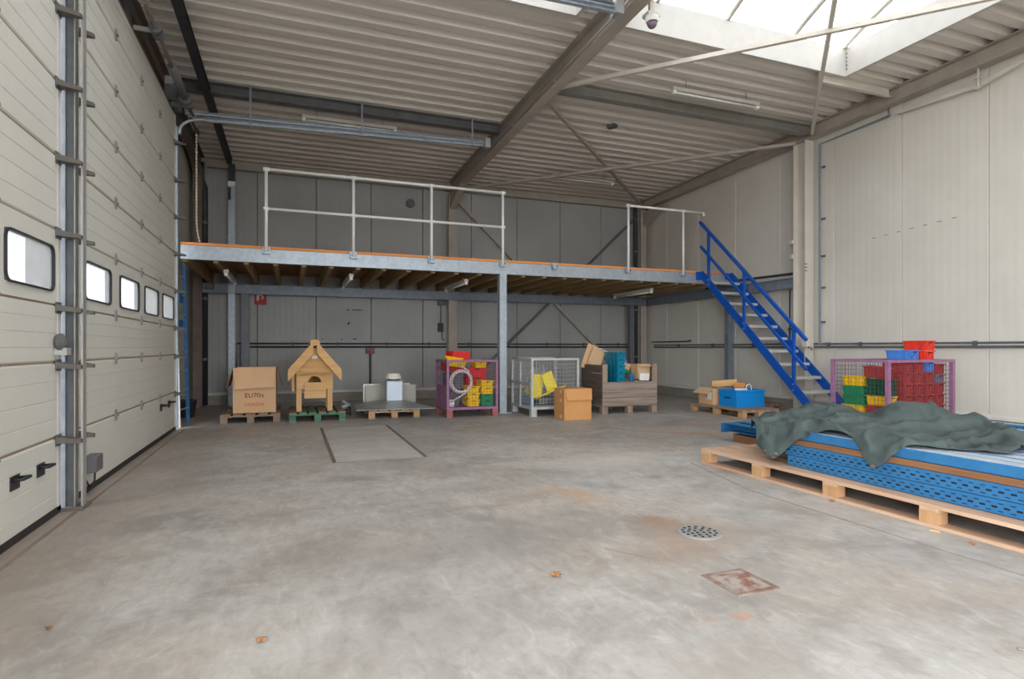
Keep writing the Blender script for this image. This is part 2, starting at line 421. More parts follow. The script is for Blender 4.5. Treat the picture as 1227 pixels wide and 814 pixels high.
# right wall -------------------------------------------------------
wr = struct(MB().box(XR+.05, XR+.16, YF, YB+.16, 0, 5.45).build('wall_right', M['plinth']))
ys = [5.0 + 1.18*k for k in range(-9, 7)] + [YB]
for a, b in zip(ys[:-1], ys[1:]):
    MB().prism([(XR, a+.010), (XR, b-.010), (XR+.010, b-.003), (XR+.05, b-.003), (XR+.05, a+.003), (XR+.010, a+.003)], 'z', .255, 5.3).build('wall_panel', M['wall_right'], wr)
tr_ = struct(MB().box(XR-.02, XR+.05, YF, YB, 0, .2).build('baseboard_right', M['plinth']))
MB().prism([(XR-.05,.2),(XR+.05,.2),(XR+.05,.262),(XR-.004,.262),(XR-.05,.24)], 'y', YF, YB).build('sill', M['sill'], tr_)

# left wall: lintel above the doors, return and recessed end bay ----
wl = struct(MB().box(-2.0, -1.92, YF, 9.42, 4.30, 5.45).build('wall_left', M['wall_plain']))
MB().box(-1.93, -1.515, YF, 9.42, 4.425, 4.45).build('soffit_board', M['brown_steel'], wl)
MB().box(-1.92, XL, 9.42, YB+.1, 0, 5.2).build('end_bay_panel', M['wall_plain'], wl)
MB().box(XL, -1.56, 9.42, 9.47, 0, 5.2).build('return_panel', M['wall_plain'], wl)
MB().box(-1.9, -1.55, YF, GATE[0], 0, 4.43).build('wall_panel', M['wall_plain'], wl)
MB().box(-1.9, -1.55, GATE[1], .94, 0, 4.43).build('wall_panel', M['wall_plain'], wl)
MB().box(-1.9, -1.55, GATE[0], GATE[1], GATE[2], 4.43).build('lintel_panel', M['wall_plain'], wl)
MB().box(-1.72, -1.56, 4.98, 5.3, 0, 4.43).build('door_pier', M['wall_plain'], wl)

# wall behind the camera -------------------------------------------------
wf = struct(MB().box(XL-.1, FILL_OPENING[0], YF-.1, YF, 0, 5.4).build('wall_front', M['wall_plain']))
MB().box(FILL_OPENING[1], XR+.1, YF-.1, YF, 0, 5.4).build('wall_panel', M['wall_plain'], wf)
MB().box(FILL_OPENING[0], FILL_OPENING[1], YF-.1, YF, FILL_OPENING[2], 5.4).build('lintel_panel', M['wall_plain'], wf)

# roof deck of trapezoidal sheet ------------------------------------
def deck_piece(x0, x1, y0, y1, name, parent=None):
    pitch = .275; prof = [(0,0),(.125,0),(.160,.085),(.240,.085)]
    mb = MB(); pts = []
    k0 = math.floor(y0/pitch) - 1; y = k0*pitch
    while y < y1 + pitch:
        for a, h in prof:
            yy = y + a
            if y0 <= yy <= y1: pts.append((yy, zd(yy)+h))
        y += pitch
    if pts[0][0] > y0 + 1e-4: pts.insert(0, (y0, zd(y0)+.02))
    if pts[-1][0] < y1 - 1e-4: pts.append((y1, zd(y1)+.02))
    mb.grid([[(x0, p[0], p[1]) for p in pts], [(x1, p[0], p[1]) for p in pts]])
    return mb.build(name, M['deck'], parent, fix=False)
ce = struct(deck_piece(XL-.2, XR+.1, 6.1, YB+.1, 'ceiling'))
deck_piece(XL-.2, XR+.1, -.2, 2.7, 'deck_sheet', ce)
deck_piece(XL-.2, XR+.1, YF-.1, -3.6, 'deck_sheet', ce)
for y0, y1 in ((2.7, 6.1), (-3.6, -.2)):
    for x0, x1 in ((XL-.2, -.9), (3.12, 3.78), (7.43, XR+.1)):
        deck_piece(x0, x1, y0, y1, 'deck_sheet', ce)

# barrel-vault rooflights ---------------------------------------------
def rooflight(n, x0, x1, y0, y1, bars):
    w = root('window_%d' % n, ((x0+x1)/2, (y0+y1)/2, zd(y1)))
    zb, zt = zd(y1)-.04, zd(y1)+.36
    zb2 = zd(y0)-.04
    MB().box(x0-.04, x1+.04, y1, y1+.04, zb, zt).build('curb_board', M['curb'], w)
    MB().box(x0-.04, x1+.04, y0-.04, y0, zb2, zt).build('curb_board', M['curb'], w)
    for xa in (x0-.04, x1): MB().box(xa, xa+.04, y0, y1, zb, zt).build('curb_board', M['curb'], w)
    yc, hw, rise = (y0+y1)/2, (y1-y0)/2, .47
    def arc(t, e=0.): q = 2*t-1; return (yc + (hw+e)*q, zt + e + (rise)*(1-q*q))
    T = [i/16 for i in range(17)]
    for x in bars:
        MB().tube([(x, arc(t)[0], arc(t)[1]) for t in T], .028, 6).build('glazing_bar', M['girder'], w)
    for a, b in zip(bars[:-1], bars[1:]):
        MB().grid([[(a, arc(t,.035)[0], arc(t,.035)[1]) for t in T], [((a+b)/2, arc(t,.035)[0], arc(t,.035)[1]) for t in T], [(b, arc(t,.035)[0], arc(t,.035)[1]) for t in T]]).build('pane', M['pane'], w, smooth=True, fix=False)
    for x in (x0-.01, x1+.01):
        pts = [(x, arc(t,.035)[0], arc(t,.035)[1]) for t in T]
        MB().add(pts, [tuple(range(len(pts)))]).build('gable_pane', M['pane'], w, fix=False)
    return w
w2 = rooflight(1, 3.78, 7.43, 2.7, 6.1, [3.80, 4.25, 5.34, 6.47, 7.41])
rooflight(2, -.9, 3.12, 2.7, 6.1, [-.88, .1, 1.1, 2.1, 3.10])
rooflight(3, 3.78, 7.43, -3.6, -.2, [3.80, 4.6, 5.6, 6.5, 7.41])
rooflight(4, -.9, 3.12, -3.6, -.2, [-.88, .1, 1.1, 2.1, 3.10])
mb = MB()
for k in range(5): mb.cbox((7.415, 6.07, zd(6.1)+.05+.055*k), (.012, .012, .016))
mb.build('rivet_row', M['dark_steel'], w2, kind='stuff')

# main steel ------------------------------------------------------------
def rafter(name, label, x, b, h, m, y0=YF+.1, y1=YB-.1, grp=None):
    return ibeam(name, label, 'beam', (x, y0, zd(y0)-h/2-.004), (x, y1, zd(y1)-h/2-.004), b, h, m, group=grp)
rg = rafter('roof_girder', 'long grey-beige steel roof girder running above the middle of the mezzanine', 3.45, .17, .30, M['girder'])
def haunch(x, b, m, parent):
    MB().prism([(12.98, 4.28), (12.86, 4.28), (11.95, zd(11.95)-.31), (12.98, zd(12.98)-.31)], 'x', x-b/2, x+b/2).build('haunch', m, parent)
haunch(3.45, .15, M['girder'], rg)
r2 = rafter('roof_girder', 'pale steel eaves girder along the top of the right wall', 8.56, .17, .22, M['girder'])
haunch(8.56, .13, M['girder'], r2)
r3 = rafter('roof_girder', 'brown steel girder above the sectional doors with a sloping haunch at its far end', -1.66, .14, .30, M['brown_steel'])
haunch(-1.66, .12, M['brown_steel'], r3)
ibeam('tie_beam', 'dark grey steel tie beam crossing the roof above the horizontal door track', 'beam', (-1.55, 9.5, 4.925), (3.36, 9.5, 4.925), .15, .15, M['dark_steel'])
ibeam('tie_beam', 'grey steel tie beam from the middle girder to the right wall column', 'beam', (3.54, 7.72, zd(7.7)-.085), (8.5, 7.72, zd(7.7)-.085), .15, .16, M['tie'])
t = thing('girder_conduit', 'bright thin pipe fixed along the lower edge of the middle girder', 'pipe', (3.35,9,4.7))
MB().tube([(3.345,2.8,zd(2.8)-.27),(3.345,10.6,zd(10.6)-.27)], .014, 8).build('pipe', M['alu'], t, smooth=True)
for y in (4,5.6,7.2,8.8,10.4): MB().cbox((3.36,y,zd(y)-.275),(.05,.03,.035)).build('clip', M['alu'], t)
ibeam('eaves_beam', 'dull brown steel beam along the top of the back wall', 'beam', (-1.55, 12.98, 4.84), (8.47, 12.98, 4.84), .13, .19, M['girder'])
ibeam('trimmer_beam', 'short cream steel trimmer beside the corner of the rooflight', 'beam', (7.05, 6.19, zd(6.19)-.075), (8.47, 6.19, zd(6.19)-.075), .06, .14, M['cream_steel'], poly=c_poly(.06,.14))
cols = [(3.45, 12.93, .2, .2, 4.62, M['girder'], 'grey-beige steel column on the back wall under the roof girder', 'y'),
        (8.52, 12.93, .18, .18, 4.7, M['girder'], 'steel column in the far right corner of the hall', 'y'),
        (8.555, 7.87, .2, .26, zd(7.87)-.23, M['cream_steel'], 'cream painted steel column on the right wall behind the blue stairs', 'x'),
        (-1.66, 12.55, .14, .2, 4.6, M['brown_steel'], 'brown steel column in the far left corner', 'y')]
for x, y, b, h, z1, m, lab, ax in cols:
    ibeam('steel_column', lab, 'column', (x, y, 0), (x, y, z1), b, h, m, up=(0,1,0) if ax == 'y' else (0,1,0))

def brace(name, label, p0, p1, a, m):
    return tag(section(MB(), [(-a/2,-a/2),(a/2,-a/2),(a/2,a/2),(-a/2,a/2)], p0, p1, (0,0,1) if abs(Vector(p1)[2]-Vector(p0)[2]) < 1 else (0,1,0)).build(name, m, loc=Vector(p0)), label, 'brace')
zb_ = 4.85
brace('roof_brace', 'diagonal roof brace from the middle girder to the far right corner', (3.56,7.95,zd(8)-.18), (8.46,12.8,zd(12.8)-.16), .055, M['girder'])
brace('roof_brace', 'diagonal roof brace from the back column to the right wall column', (3.56,12.7,zd(12.7)-.22), (8.46,7.95,zd(8)-.235), .055, M['girder'])
brace('roof_brace', 'pale diagonal brace crossing below the rooflight from the middle girder', (3.56,7.5,zd(7.5)-.20), (8.46,2.55,zd(2.6)-.22), .055, M['cream_steel'])
brace('roof_brace', 'pale diagonal brace rising across the rooflight from the top of the right wall column', (8.46,7.6,zd(7.6)-.18), (3.56,2.7,zd(2.7)-.16), .05, M['cream_steel'])
brace('wall_brace', 'diagonal steel brace on the back wall falling to the right', (3.6,12.97,4.52), (8.38,12.97,.08), .06, M['girder'])
brace('wall_brace', 'diagonal steel brace on the back wall falling to the left', (8.38,12.90,4.56), (3.6,12.90,.12), .05, M['dark_steel'])
# dark rail below the roof by the doors, and its post
ibeam('support_rail', 'dark steel rail running along the roof beside the door shaft', 'rail', (-1.13,1.5,4.86), (-1.13,12.84,4.86), .10, .10, M['black_steel'], poly=c_poly(.10,.10))
t = thing('support_post', 'thin galvanised post at the back left, passing up behind the mezzanine', 'post', (-1.09,12.8,0))
MB().box(-1.15,-1.03,12.76,12.86,0,4.36).build('post_shaft', M['galv'], t)
MB().box(-1.155,-1.025,12.75,12.87,4.36,4.45).build('cap', M['white'], t)
MB().box(-1.15,-1.03,12.77,12.86,4.45,4.80).build('upper_post', M['black_steel'], t)
MB().box(-1.15,-1.10,12.752,12.758,4.08,4.33).build('slot', M['black_steel'], t)

# downpipes in the two far corners
def downpipe(label, x, dx):
    t_ = thing('downpipe', label, 'pipe', (x,12.9,0))
    MB().tube([(x+dx,12.88,4.80),(x+dx,12.88,4.52),(x+dx*.7,12.89,4.42),(x,12.92,4.32),(x,12.92,.02)], .055, 10).build('pipe', M['black_steel'], t_, smooth=True)
    for z in (.9, 2.1, 3.6): MB().tube([(x,12.92,z),(x,12.92,z+.05)], .062, 10).build('clamp', M['dark_steel'], t_)
downpipe('dark downpipe in the back left corner beside the brown column', -1.58, -.06)
downpipe('dark downpipe in the back right corner beside the steel column', 8.33, -.04)

# ================================================================== SECTIONAL DOORS
SEAMS = [.012, .53, 1.05, 1.447, 1.965, 2.485, 3.003, 3.52, 4.04, 4.42]
WIN = (1.535, 1.838)
def rounded(cx, cy, w, h, r, n=5):
    out = []
    for qx, qy, a0 in ((1,1,0),(-1,1,90),(-1,-1,180),(1,-1,270)):
        for k in range(n+1):
            a = R(a0 + 90*k/n); out.append((cx+qx*(w/2-r)+r*math.cos(a), cy+qy*(h/2-r)+r*math.sin(a)))
    return out
def sectional(n, y0, y1, wins, hinges, label):
    d = root('door_%d' % n, (XD, (y0+y1)/2, 0)); d['label'] = label
    for z0, z1 in zip(SEAMS[:-1], SEAMS[1:]):
        if abs(z0-1.447) < .01:
            hz = [(y0, y0)] + wins + [(y1, y1)]
            mb = MB().box(XD-.04, XD, y0, y1, z0+.006, WIN[0]).box(XD-.04, XD, y0, y1, WIN[1], z1-.006)
            for a, b in zip(hz[:-1], hz[1:]): mb.box(XD-.04, XD, a[1], b[0], WIN[0], WIN[1])
            o = mb.build('door_panel', M['door'], d)
            for a, b in wins:
                cy, cz = (a+b)/2, (WIN[0]+WIN[1])/2
                outer = rounded(cy, cz, b-a+.010, WIN[1]-WIN[0]+.010, .06); inner = rounded(cy, cz, b-a-.014, WIN[1]-WIN[0]-.014, .05)
                k = len(outer); mb = MB()
                for x in (XD-.01, XD+.014): mb.add([(x, p[0], p[1]) for p in outer] + [(x, p[0], p[1]) for p in inner], [(i, (i+1) % k, (i+1) % k+k, i+k) for i in range(k)])
                mb.add([(XD-.01, p[0], p[1]) for p in inner] + [(XD+.014, p[0], p[1]) for p in inner], [(i, (i+1) % k, (i+1) % k+k, i+k) for i in range(k)])
                mb.add([(XD-.01, p[0], p[1]) for p in outer] + [(XD+.014, p[0], p[1]) for p in outer], [(i, (i+1) % k, (i+1) % k+k, i+k) for i in range(k)])
                wfm = mb.build('window_frame', M['black_plastic'], d)
                po = rounded(cy, cz, b-a-.01, WIN[1]-WIN[0]-.01, .05)
                MB().add([(XD-.004, p[0], p[1]) for p in po], [tuple(range(len(po)))]).build('pane', M['door_pane'], wfm, fix=False)
        else:
            h = (z1-z0)/4; prof = [(XD-.04, z0+.005), (XD-.012, z0+.005), (XD, z0+.016)]
            for k in range(1, 4):
                zz = z0 + h*k; prof += [(XD, zz-.004), (XD-.004, zz), (XD, zz+.004)]
            prof += [(XD, z1-.016), (XD-.012, z1-.005), (XD-.04, z1-.005)]
            MB().prism(prof, 'y', y0, y1).build('door_panel', M['door'], d)
        if z0 > .1: MB().box(XD-.035, XD-.010, y0, y1, z0-.007, z0+.007).build('seam_strip', M['door_seam'], d)
    for yy in hinges:
        for z0 in SEAMS[1:-1]:
            MB().box(XD, XD+.012, yy-.022, yy+.022, z0-.05, z0+.05).cbox((XD+.016, yy, z0), (.018,.05,.018)).build('hinge', M['tie'], d)
    for yy in (y0+.03, y1-.03):
        MB().box(XD-.0005, XD+.004, yy-.03, yy+.03, .02, 4.41).build('end_stile', M['sill'], d)
    MB().box(XD-.035, XD+.004, y0, y1, -.0, .05).build('bottom_seal', M['rubber'], d)
    return d
def door_handle(d, y, z, s=1.):
    hp = MB().box(XD, XD+.006, y-.075*s, y+.075*s, z-.055*s, z+.045*s).build('handle_plate', M['black_plastic'], d)
    MB().tube([(XD, y-.05*s, z+.015), (XD+.07*s, y-.055*s, z+.02), (XD+.075*s, y+.055*s, z+.02), (XD, y+.05*s, z+.015)], .013*s, 8).build('handle', M['black_plastic'], hp, smooth=True)
d1 = sectional(1, .95, 4.95, [(1.15,1.87),(2.12,2.84),(3.10,3.82),(4.09,4.81)], [1.98,2.98,3.96], 'near cream sectional door with black handles, beside the camera')
d2 = sectional(2, 5.22, 9.33, [(5.45,6.16),(6.46,7.20),(7.46,8.17),(8.42,9.18)], [6.32,7.31,8.26], 'far cream sectional door reaching to the mezzanine')
door_handle(d1, 4.22, .365, .82); door_handle(d1, 4.60, .365, .82)
door_handle(d2, 8.35, .41, .9); door_handle(d2, 8.85, .41, .9)
MB().lathe([(.045,0),(.06,.02),(.06,.04),(.03,.06)], (0,0,0), 16).build('lock_cylinder', M['grey_plastic'], d1, world=False)
lk = [o for o in d1.children if o.name.startswith('lock_cylinder')][0]
lk.rotation_euler = (0, R(90), 0); lk.location = (0.0, 4.86-2.95, 1.19)
MB().box(XD, XD+.07, 4.84, 4.93, 1.10, 1.15).build('lock_bolt', M['alu'], d1)
t = d2
sbx = MB().box(XD, XD+.09, 5.42, 5.60, .17, .30).build('sensor_box', M['grey_plastic'], t, bevel=.006)
MB().tube([(XD+.06,5.5,.17),(XD+.06,5.49,.1),(XD+.04,5.45,.05),(XD+.02,5.42,.12)], .008, 6).build('sensor_cable', M['black_plastic'], sbx, smooth=True)

# vertical tracks with rollers ------------------------------------------
def track(label, y, x0, m, z1, side, roller_y, bent=None):
    t_ = thing('door_track', label, 'door track', (x0, y, 0))
    section(MB(), [(0,0),(.055,0),(.055,.05),(.049,.05),(.049,.006),(.006,.006),(.006,.05),(0,.05)], (x0,y,0.02), (x0,y,z1), (0,1,0)).build('channel', m, t_)
    for z in SEAMS[1:]:
        if z > z1: continue
        ya = y + roller_y
        o0, o1 = (ya-.05*side*-1, ya)
        P = [(XD+.002, ya-.03, z+.004), (XD+.002, ya+.075, z+.004), (-1.372, ya+.05, z-.022), (-1.372, ya+.01, z-.022)]
        MB().add(P + [(p[0], p[1], p[2]-(.045 if p[0] < -1.45 else .026)) for p in P], [(0,1,2,3),(7,6,5,4),(0,4,5,1),(1,5,6,2),(2,6,7,3),(3,7,4,0)]).build('roller_bracket', M['bracket'], t_)
        MB().box(XD+.001, XD+.008, ya-.03, ya+.07, z-.06, z+.02).build('bracket_plate', M['dark_steel'], t_)
    return t_
tA = track('galvanised track post at the right edge of the near door', 4.98, -1.49, M['galv_dark'], 4.30, -1, -.10)
tB = track('dark track post with pale lips at the left edge of the far door', 5.00, -1.432, M['dark_steel'], 4.30, 1, .16)
MB().box(-1.396, -1.384, 4.975, 5.05, .02, 4.45).build('lip', M['alu'], tB)
MB().box(-1.436, -1.43, 4.972, 5.05, .02, 4.45).build('lip', M['alu'], tB)
tC = track('galvanised track post where the far door meets the mezzanine', 9.345, -1.485, M['galv'], 4.28, -1, -.09)
MB().box(-1.50,-1.37,4.92,5.12,0,.02).build('foot_plate', M['joint'], tA)
# curved and horizontal runs
def horizontal(label, y, z0, x1, z1, hang):
    t_ = thing('overhead_track', label, 'door track', (-1.46, y, z0))
    pts = [(-1.46, y, z0-.18)]
    for k in range(9):
        a = R(90*k/8); pts.append((-1.46+.32*(1-math.cos(a)), y, z0-.12+.32*math.sin(a)*.6))
    zt = pts[-1][2]
    mb = MB().tube(pts, .022, 6).build('curved_rail', M['galv'], t_, smooth=True)
    section(MB(), c_poly(.05,.055,.006), (pts[-1][0], y, zt), (x1, y, z1), (0,0,1)).build('lower_rail', M['galv'], t_)
    section(MB(), c_poly(.05,.05,.006), (-1.40, y+.02, zt+.075), (x1, y+.02, z1+.062), (0,0,1)).build('upper_rail', M['galv'], t_)
    MB().box(x1-.06, x1+.03, y-.06, y+.06, z1-.05, z1+.11).build('end_bracket', M['alu'], t_)
    for x in hang:
        f = (x-pts[-1][0])/(x1-pts[-1][0]); zz = zt+(z1-zt)*f
        MB().box(x-.015, x+.015, y-.004, y+.004, zz-.05, zd(y)+.001).build('hanger', M['galv_dark'], t_)
    return t_
horizontal('galvanised overhead door track curving out of the far door below the tie beam', 9.36, 4.345, 3.12, 4.575, [-.55, 1.05, 2.85])
horizontal('bright galvanised overhead track of the far door at the top edge by the girder', 5.22, 4.44, 3.16, 4.62, [1.0, 2.8])
horizontal('galvanised overhead track of the near door ending at the girder', 4.92, 4.44, 3.22, 4.66, [1.0, 2.8])

# torsion shaft above the far door
SXs, SZs = -1.29, 4.43
t = thing('door_shaft', 'brown torsion shaft with grey spring drums above the far door', 'shaft', (SXs,7.3,SZs))
MB().tube([(SXs,5.3,SZs),(SXs,9.3,SZs)], .022, 10).build('shaft', M['brown_steel'], t, smooth=True)
MB().tube([(SXs,7.75,SZs),(SXs,8.62,SZs)], .048, 12).build('spring', M['grey_plastic'], t, smooth=True)
MB().tube([(SXs,5.45,SZs),(SXs,6.33,SZs)], .058, 12).build('spring', M['fixture'], t, smooth=True)
for y in (6.85, 6.97): MB().tube([(SXs,y,SZs),(SXs,y+.06,SZs)], .062, 14).build('coupling', M['dark_steel'], t)
for y in (8.66, 8.80): MB().tube([(SXs,y,SZs),(SXs,y+.07,SZs)], .075, 14).build('drum', M['grey_plastic'], t)
MB().box(-1.56,-1.515,6.70,6.95,4.452,4.66).build('bearing_plate', M['black_steel'], t)
MB().box(-1.5,SXs+.03,6.93,6.96,SZs-.02,SZs+.02).build('bearing_arm', M['alu'], t)
MB().box(-1.56,-1.42,8.85,9.28,4.452,4.66).build('end_bearing', M['dark_steel'], t)
MB().box(-1.50,SXs+.04,8.92,8.95,SZs-.04,SZs+.06).build('bearing_arm', M['dark_steel'], t)
t = thing('hoist_chain', 'pale hoist chain hanging down onto the mezzanine edge', 'chain', (-1.28,10.2,2.70))
mb = MB()
for k in range(66):
    z = 4.40 - k*.0258
    x = -1.33 + .06*max(0, (k-50)/16)**2
    if k % 2: mb.cbox((x,9.95,z), (.024,.010,.030))
    else: mb.cbox((x,9.95,z), (.010,.024,.030))
mb.build('chain_links', M['chain'], t, kind='stuff')
MB().cbox((-1.33,9.95,4.43),(.05,.16,.06)).build('chain_wheel', M['black_steel'], t)
MB().bar((-1.33,9.42,4.43),(-1.33,10.0,4.43),.03,.03).build('wheel_shaft', M['black_steel'], t)
# ================================================================== MEZZANINE
YM = 9.71
mz = thing('mezzanine', 'galvanised mezzanine platform with orange-edged timber deck across the back of the hall', 'mezzanine', (3.5, 11.3, 0))
section(MB(), c_poly(.08,.205,.01), (8.5,YM,2.555), (-1.5,YM,2.555)).build('front_beam', M['galv'], mz)
section(MB(), i_poly(.12,.19), (-1.7,12.80,2.325), (8.5,12.80,2.325)).build('rear_beam', M['galv_dark'], mz)
section(MB(), i_poly(.12,.19), (8.52,8.02,2.325), (8.52,12.72,2.325)).build('side_beam', M['galv_dark'], mz)
MB().box(-1.55,-1.4,12.55,12.75,2.30,2.40).build('beam_bracket', M['dark_steel'], mz)
x = -1.46; k = 0
jm = MB().box(-.035,.035,YM+.05,12.9,2.425,2.655).mesh('joist', M['joist'])
while x < 8.4:
    o = link('joist', jm, mz, (x-3.5, -11.3, 0)); x += .415
MB().box(-1.5,8.48,YM-.02,13.04,2.655,2.662).build('deck_underlay', M['ply'], mz)
for a, b in ((-1.5,1.0),(1.0,3.5),(3.5,6.0),(6.0,8.48)):
    MB().box(a+.002,b-.002,YM-.045,YM+.12,2.662,2.702).build('edge_board', M['deck_edge'], mz)
for k in range(4):
    a = -1.5+2.5*k; b = min(a+2.5, 8.48)
    MB().box(a+.001,b-.001,YM+.121,13.04,2.662,2.70).build('deck_sheet', M['ply'], mz)
MB().box(3.43,3.56,9.62,9.75,.012,2.452).build('column', M['galv'], mz)
MB().box(3.36,3.63,9.56,9.81,0,.014).build('base_plate', M['galv'], mz)
for x in (-.83,):
    MB().box(x-.08,x+.07,12.62,12.74,0,2.23).build('rear_column', M['rear_col'], mz)
MB().box(7.98,8.10,12.62,12.74,0,2.23).build('rear_column', M['rear_col'], mz)
MB().box(8.46,8.58,9.66,9.78,.0,2.23).build('side_column', M['galv_dark'], mz)
def foot(mb, x):
    mb.box(x-.055,x+.055,YM-.062,YM-.05,2.58,2.695).box(x-.055,x-.043,YM-.10,YM-.062,2.58,2.66).box(x+.043,x+.055,YM-.10,YM-.062,2.58,2.66).box(x-.055,x+.055,YM-.112,YM-.10,2.58,2.61)
    return mb
foot(MB(), 4.50).build('empty_post_bracket', M['galv'], mz)
YRail = YM-.082
def railing(label, xs, ztop, zmid, xend=None):
    t_ = thing('guard_railing', label, 'railing', ((xs[0]+xs[-1])/2, YRail, 2.6))
    for x in xs:
        rp_ = MB().tube([(x,YRail,2.60),(x,YRail,ztop)], .023, 10).build('railing_post', M['galv_white'], t_, smooth=True)
        foot(MB(), x).build('post_bracket', M['galv'], rp_)
        MB().tube([(x-.045,YRail,ztop),(x+.045,YRail,ztop)], .031, 10).build('coupling', M['galv_white'], rp_, smooth=True)
        if zmid: MB().tube([(x-.04,YRail,zmid),(x+.04,YRail,zmid)], .031, 10).build('coupling', M['galv_white'], rp_, smooth=True)
    xe = xend or xs[-1]
    MB().tube([(xs[0],YRail,ztop),(xe,YRail,ztop)], .023, 10).build('top_rail', M['galv_white'], t_, smooth=True)
    if zmid: MB().tube([(xs[0],YRail,zmid),(xs[-1],YRail,zmid)], .021, 10).build('middle_rail', M['galv_white'], t_, smooth=True)
    if xend: MB().tube([(xe-.01,YRail,ztop+.01),(xe+.02,YRail,ztop-.02),(xe+.02,YRail,ztop-.07)], .026, 8).build('end_elbow', M['galv_white'], t_, smooth=True)
railing('long white tube railing of three bays on the mezzanine edge', [-.345,.945,2.215,3.49], 3.875, 3.272)
railing('short white tube railing with two posts beside the blue stairs', [6.045,7.31], 3.875, None, 7.78)

# ------------------------------------------------------------------ blue stairs
SX0, SX1 = 7.74, 8.47
t = thing('steel_stairs', 'blue steel stairs with grey treads leading up to the mezzanine', 'stairs', (8.1, 8.0, 0))
sl = .930; yb_, zb2 = 6.78, .02
zu = lambda y: 2.425 + sl*(y-9.278)
zl = lambda y: zu(y) - .197
yu0, yl0 = 9.278-2.425/sl, 9.278-(2.425-.197)/sl
for x in (SX0, SX1):
    MB().prism([(yu0,0),(yl0,0),(9.55,zl(9.55)),(9.62,zl(9.55)+.10),(9.62,2.69),(9.56,2.69)], 'x', x-.012, x+.012).build('stringer', M['blue'], t)
n = 12
for k in range(1, n):
    z = 2.69*k/n; y = 9.278 + (z-2.425)/sl
    MB().box(SX0+.012,SX1-.012,y+.01,y+.22,z-.052,z-.004).build('tread', M['tread'], t)
def on(z_off, y): return zb2 + z_off + (y-yb_)*sl
for y in (9.36, 8.40, 7.28):
    hp_ = MB().bar((SX0-.03,y,on(-.06,y)), (SX0-.03,y,on(1.0,y)), .045, .045, (0,1,0)).build('handrail_post', M['blue'], t)
    mb = MB()
    for dz in (.0,.10): mb.tube([(SX0-.056,y,on(dz-.03,y)),(SX0-.05,y,on(dz-.03,y))], .013, 8)
    mb.build('bolts', M['alu'], hp_, kind='stuff')
MB().bar((SX0-.03,9.62,on(1.02,9.62)), (SX0-.03,7.03,on(1.02,7.03)), .05, .05, (1,0,0)).build('handrail', M['blue'], t)
MB().bar((SX0-.03,9.60,on(.55,9.60)), (SX0-.03,7.03,on(.55,7.03)), .042, .042, (1,0,0)).build('middle_rail', M['blue'], t)
MB().box(SX0-.10,SX0+.02,9.60,9.66,2.52,2.68).build('top_bracket', M['blue'], t)
MB().box(SX1-.10,SX1+.02,9.60,9.66,2.56,2.68).build('top_bracket', M['blue'], t)

# ================================================================== LIGHT FITTINGS
def fitting(label, c, L_, axis, hang=None):
    t_ = thing('strip_light', label, 'lamp', c)
    a = Vector((1,0,0)) if axis == 'x' else Vector((0,1,0)); c = Vector(c)
    hs_ = MB().bar(c-a*L_/2, c+a*L_/2, .07, .05).build('housing', M['fixture'], t_)
    MB().tube([c-a*(L_/2-.06)+Vector((0,0,-.05)), c+a*(L_/2-.06)+Vector((0,0,-.05))], .017, 8).build('tube', M['tube_glass'], t_, smooth=True)
    for s_ in (-1, 1): MB().cbox(c+a*s_*(L_/2-.03)+Vector((0,0,-.045)), (.05,.05,.055)).build('end_cap', M['galv_white'], hs_)
    for s_ in (-1, 1):
        p = c + a*s_*L_*.35
        if hang: MB().tube([p+Vector((0,0,.02)), (p[0],p[1],hang)], .006, 6).build('hanger', M['galv_dark'], t_)
    return t_
fitting('unlit strip light on the roof deck right of the girder, below the rooflight', (6.0,7.1,4.93), 1.6, 'x', zd(7.1)+.02)
fitting('unlit strip light on the roof deck behind the diagonal braces', (5.95,11.3,4.83), 1.5, 'x', zd(11.3)+.02)
fitting('unlit strip light above the overhead door track', (.92,9.85,4.835), 1.5, 'x', zd(9.85)+.02)
for x, y, l in ((-.95,10.95,'leftmost of the strip lights under the mezzanine, beside the far door'), (.95,10.8,'strip light under the mezzanine above the wooden play house'),
                (2.95,10.8,'strip light under the mezzanine left of its front column'), (7.0,11.0,'rightmost strip light under the mezzanine, towards the stairs')):
    fitting(l, (x,y,2.36), 1.5, 'y', 2.43)
# dome camera on a hanging bracket by the girder
t = thing('dome_camera', 'small white dome camera hanging under the roof girder', 'camera', (3.62,5.3,4.62))
MB().box(3.55,3.70,5.26,5.38,4.70,4.735).build('bracket_foot', M['cream_steel'], t)
MB().box(3.60,3.65,5.30,5.34,4.735,5.09).build('bracket_arm', M['cream_steel'], t)
MB().lathe([(.07,4.70),(.075,4.665),(.065,4.64)], (3.62,5.3,0), 18).build('housing', M['white'], t)
MB().lathe([(.055,4.64),(.052,4.61),(.036,4.585),(.012,4.572)], (3.62,5.3,0), 18).build('lens_dome', M['led'], t, smooth=True)
t = thing('roof_sensor', 'small grey sensor box on the roof deck between the braces', 'sensor', (5.2,8.8,4.95))
MB().cbox((5.2,8.8,4.98),(.10,.16,.05), Euler((0,0,.5))).build('sensor_body', M['dark_steel'], t)
MB().box(5.19,5.21,8.79,8.81,5.0,zd(8.8)+.02).build('stem', M['dark_steel'], t)

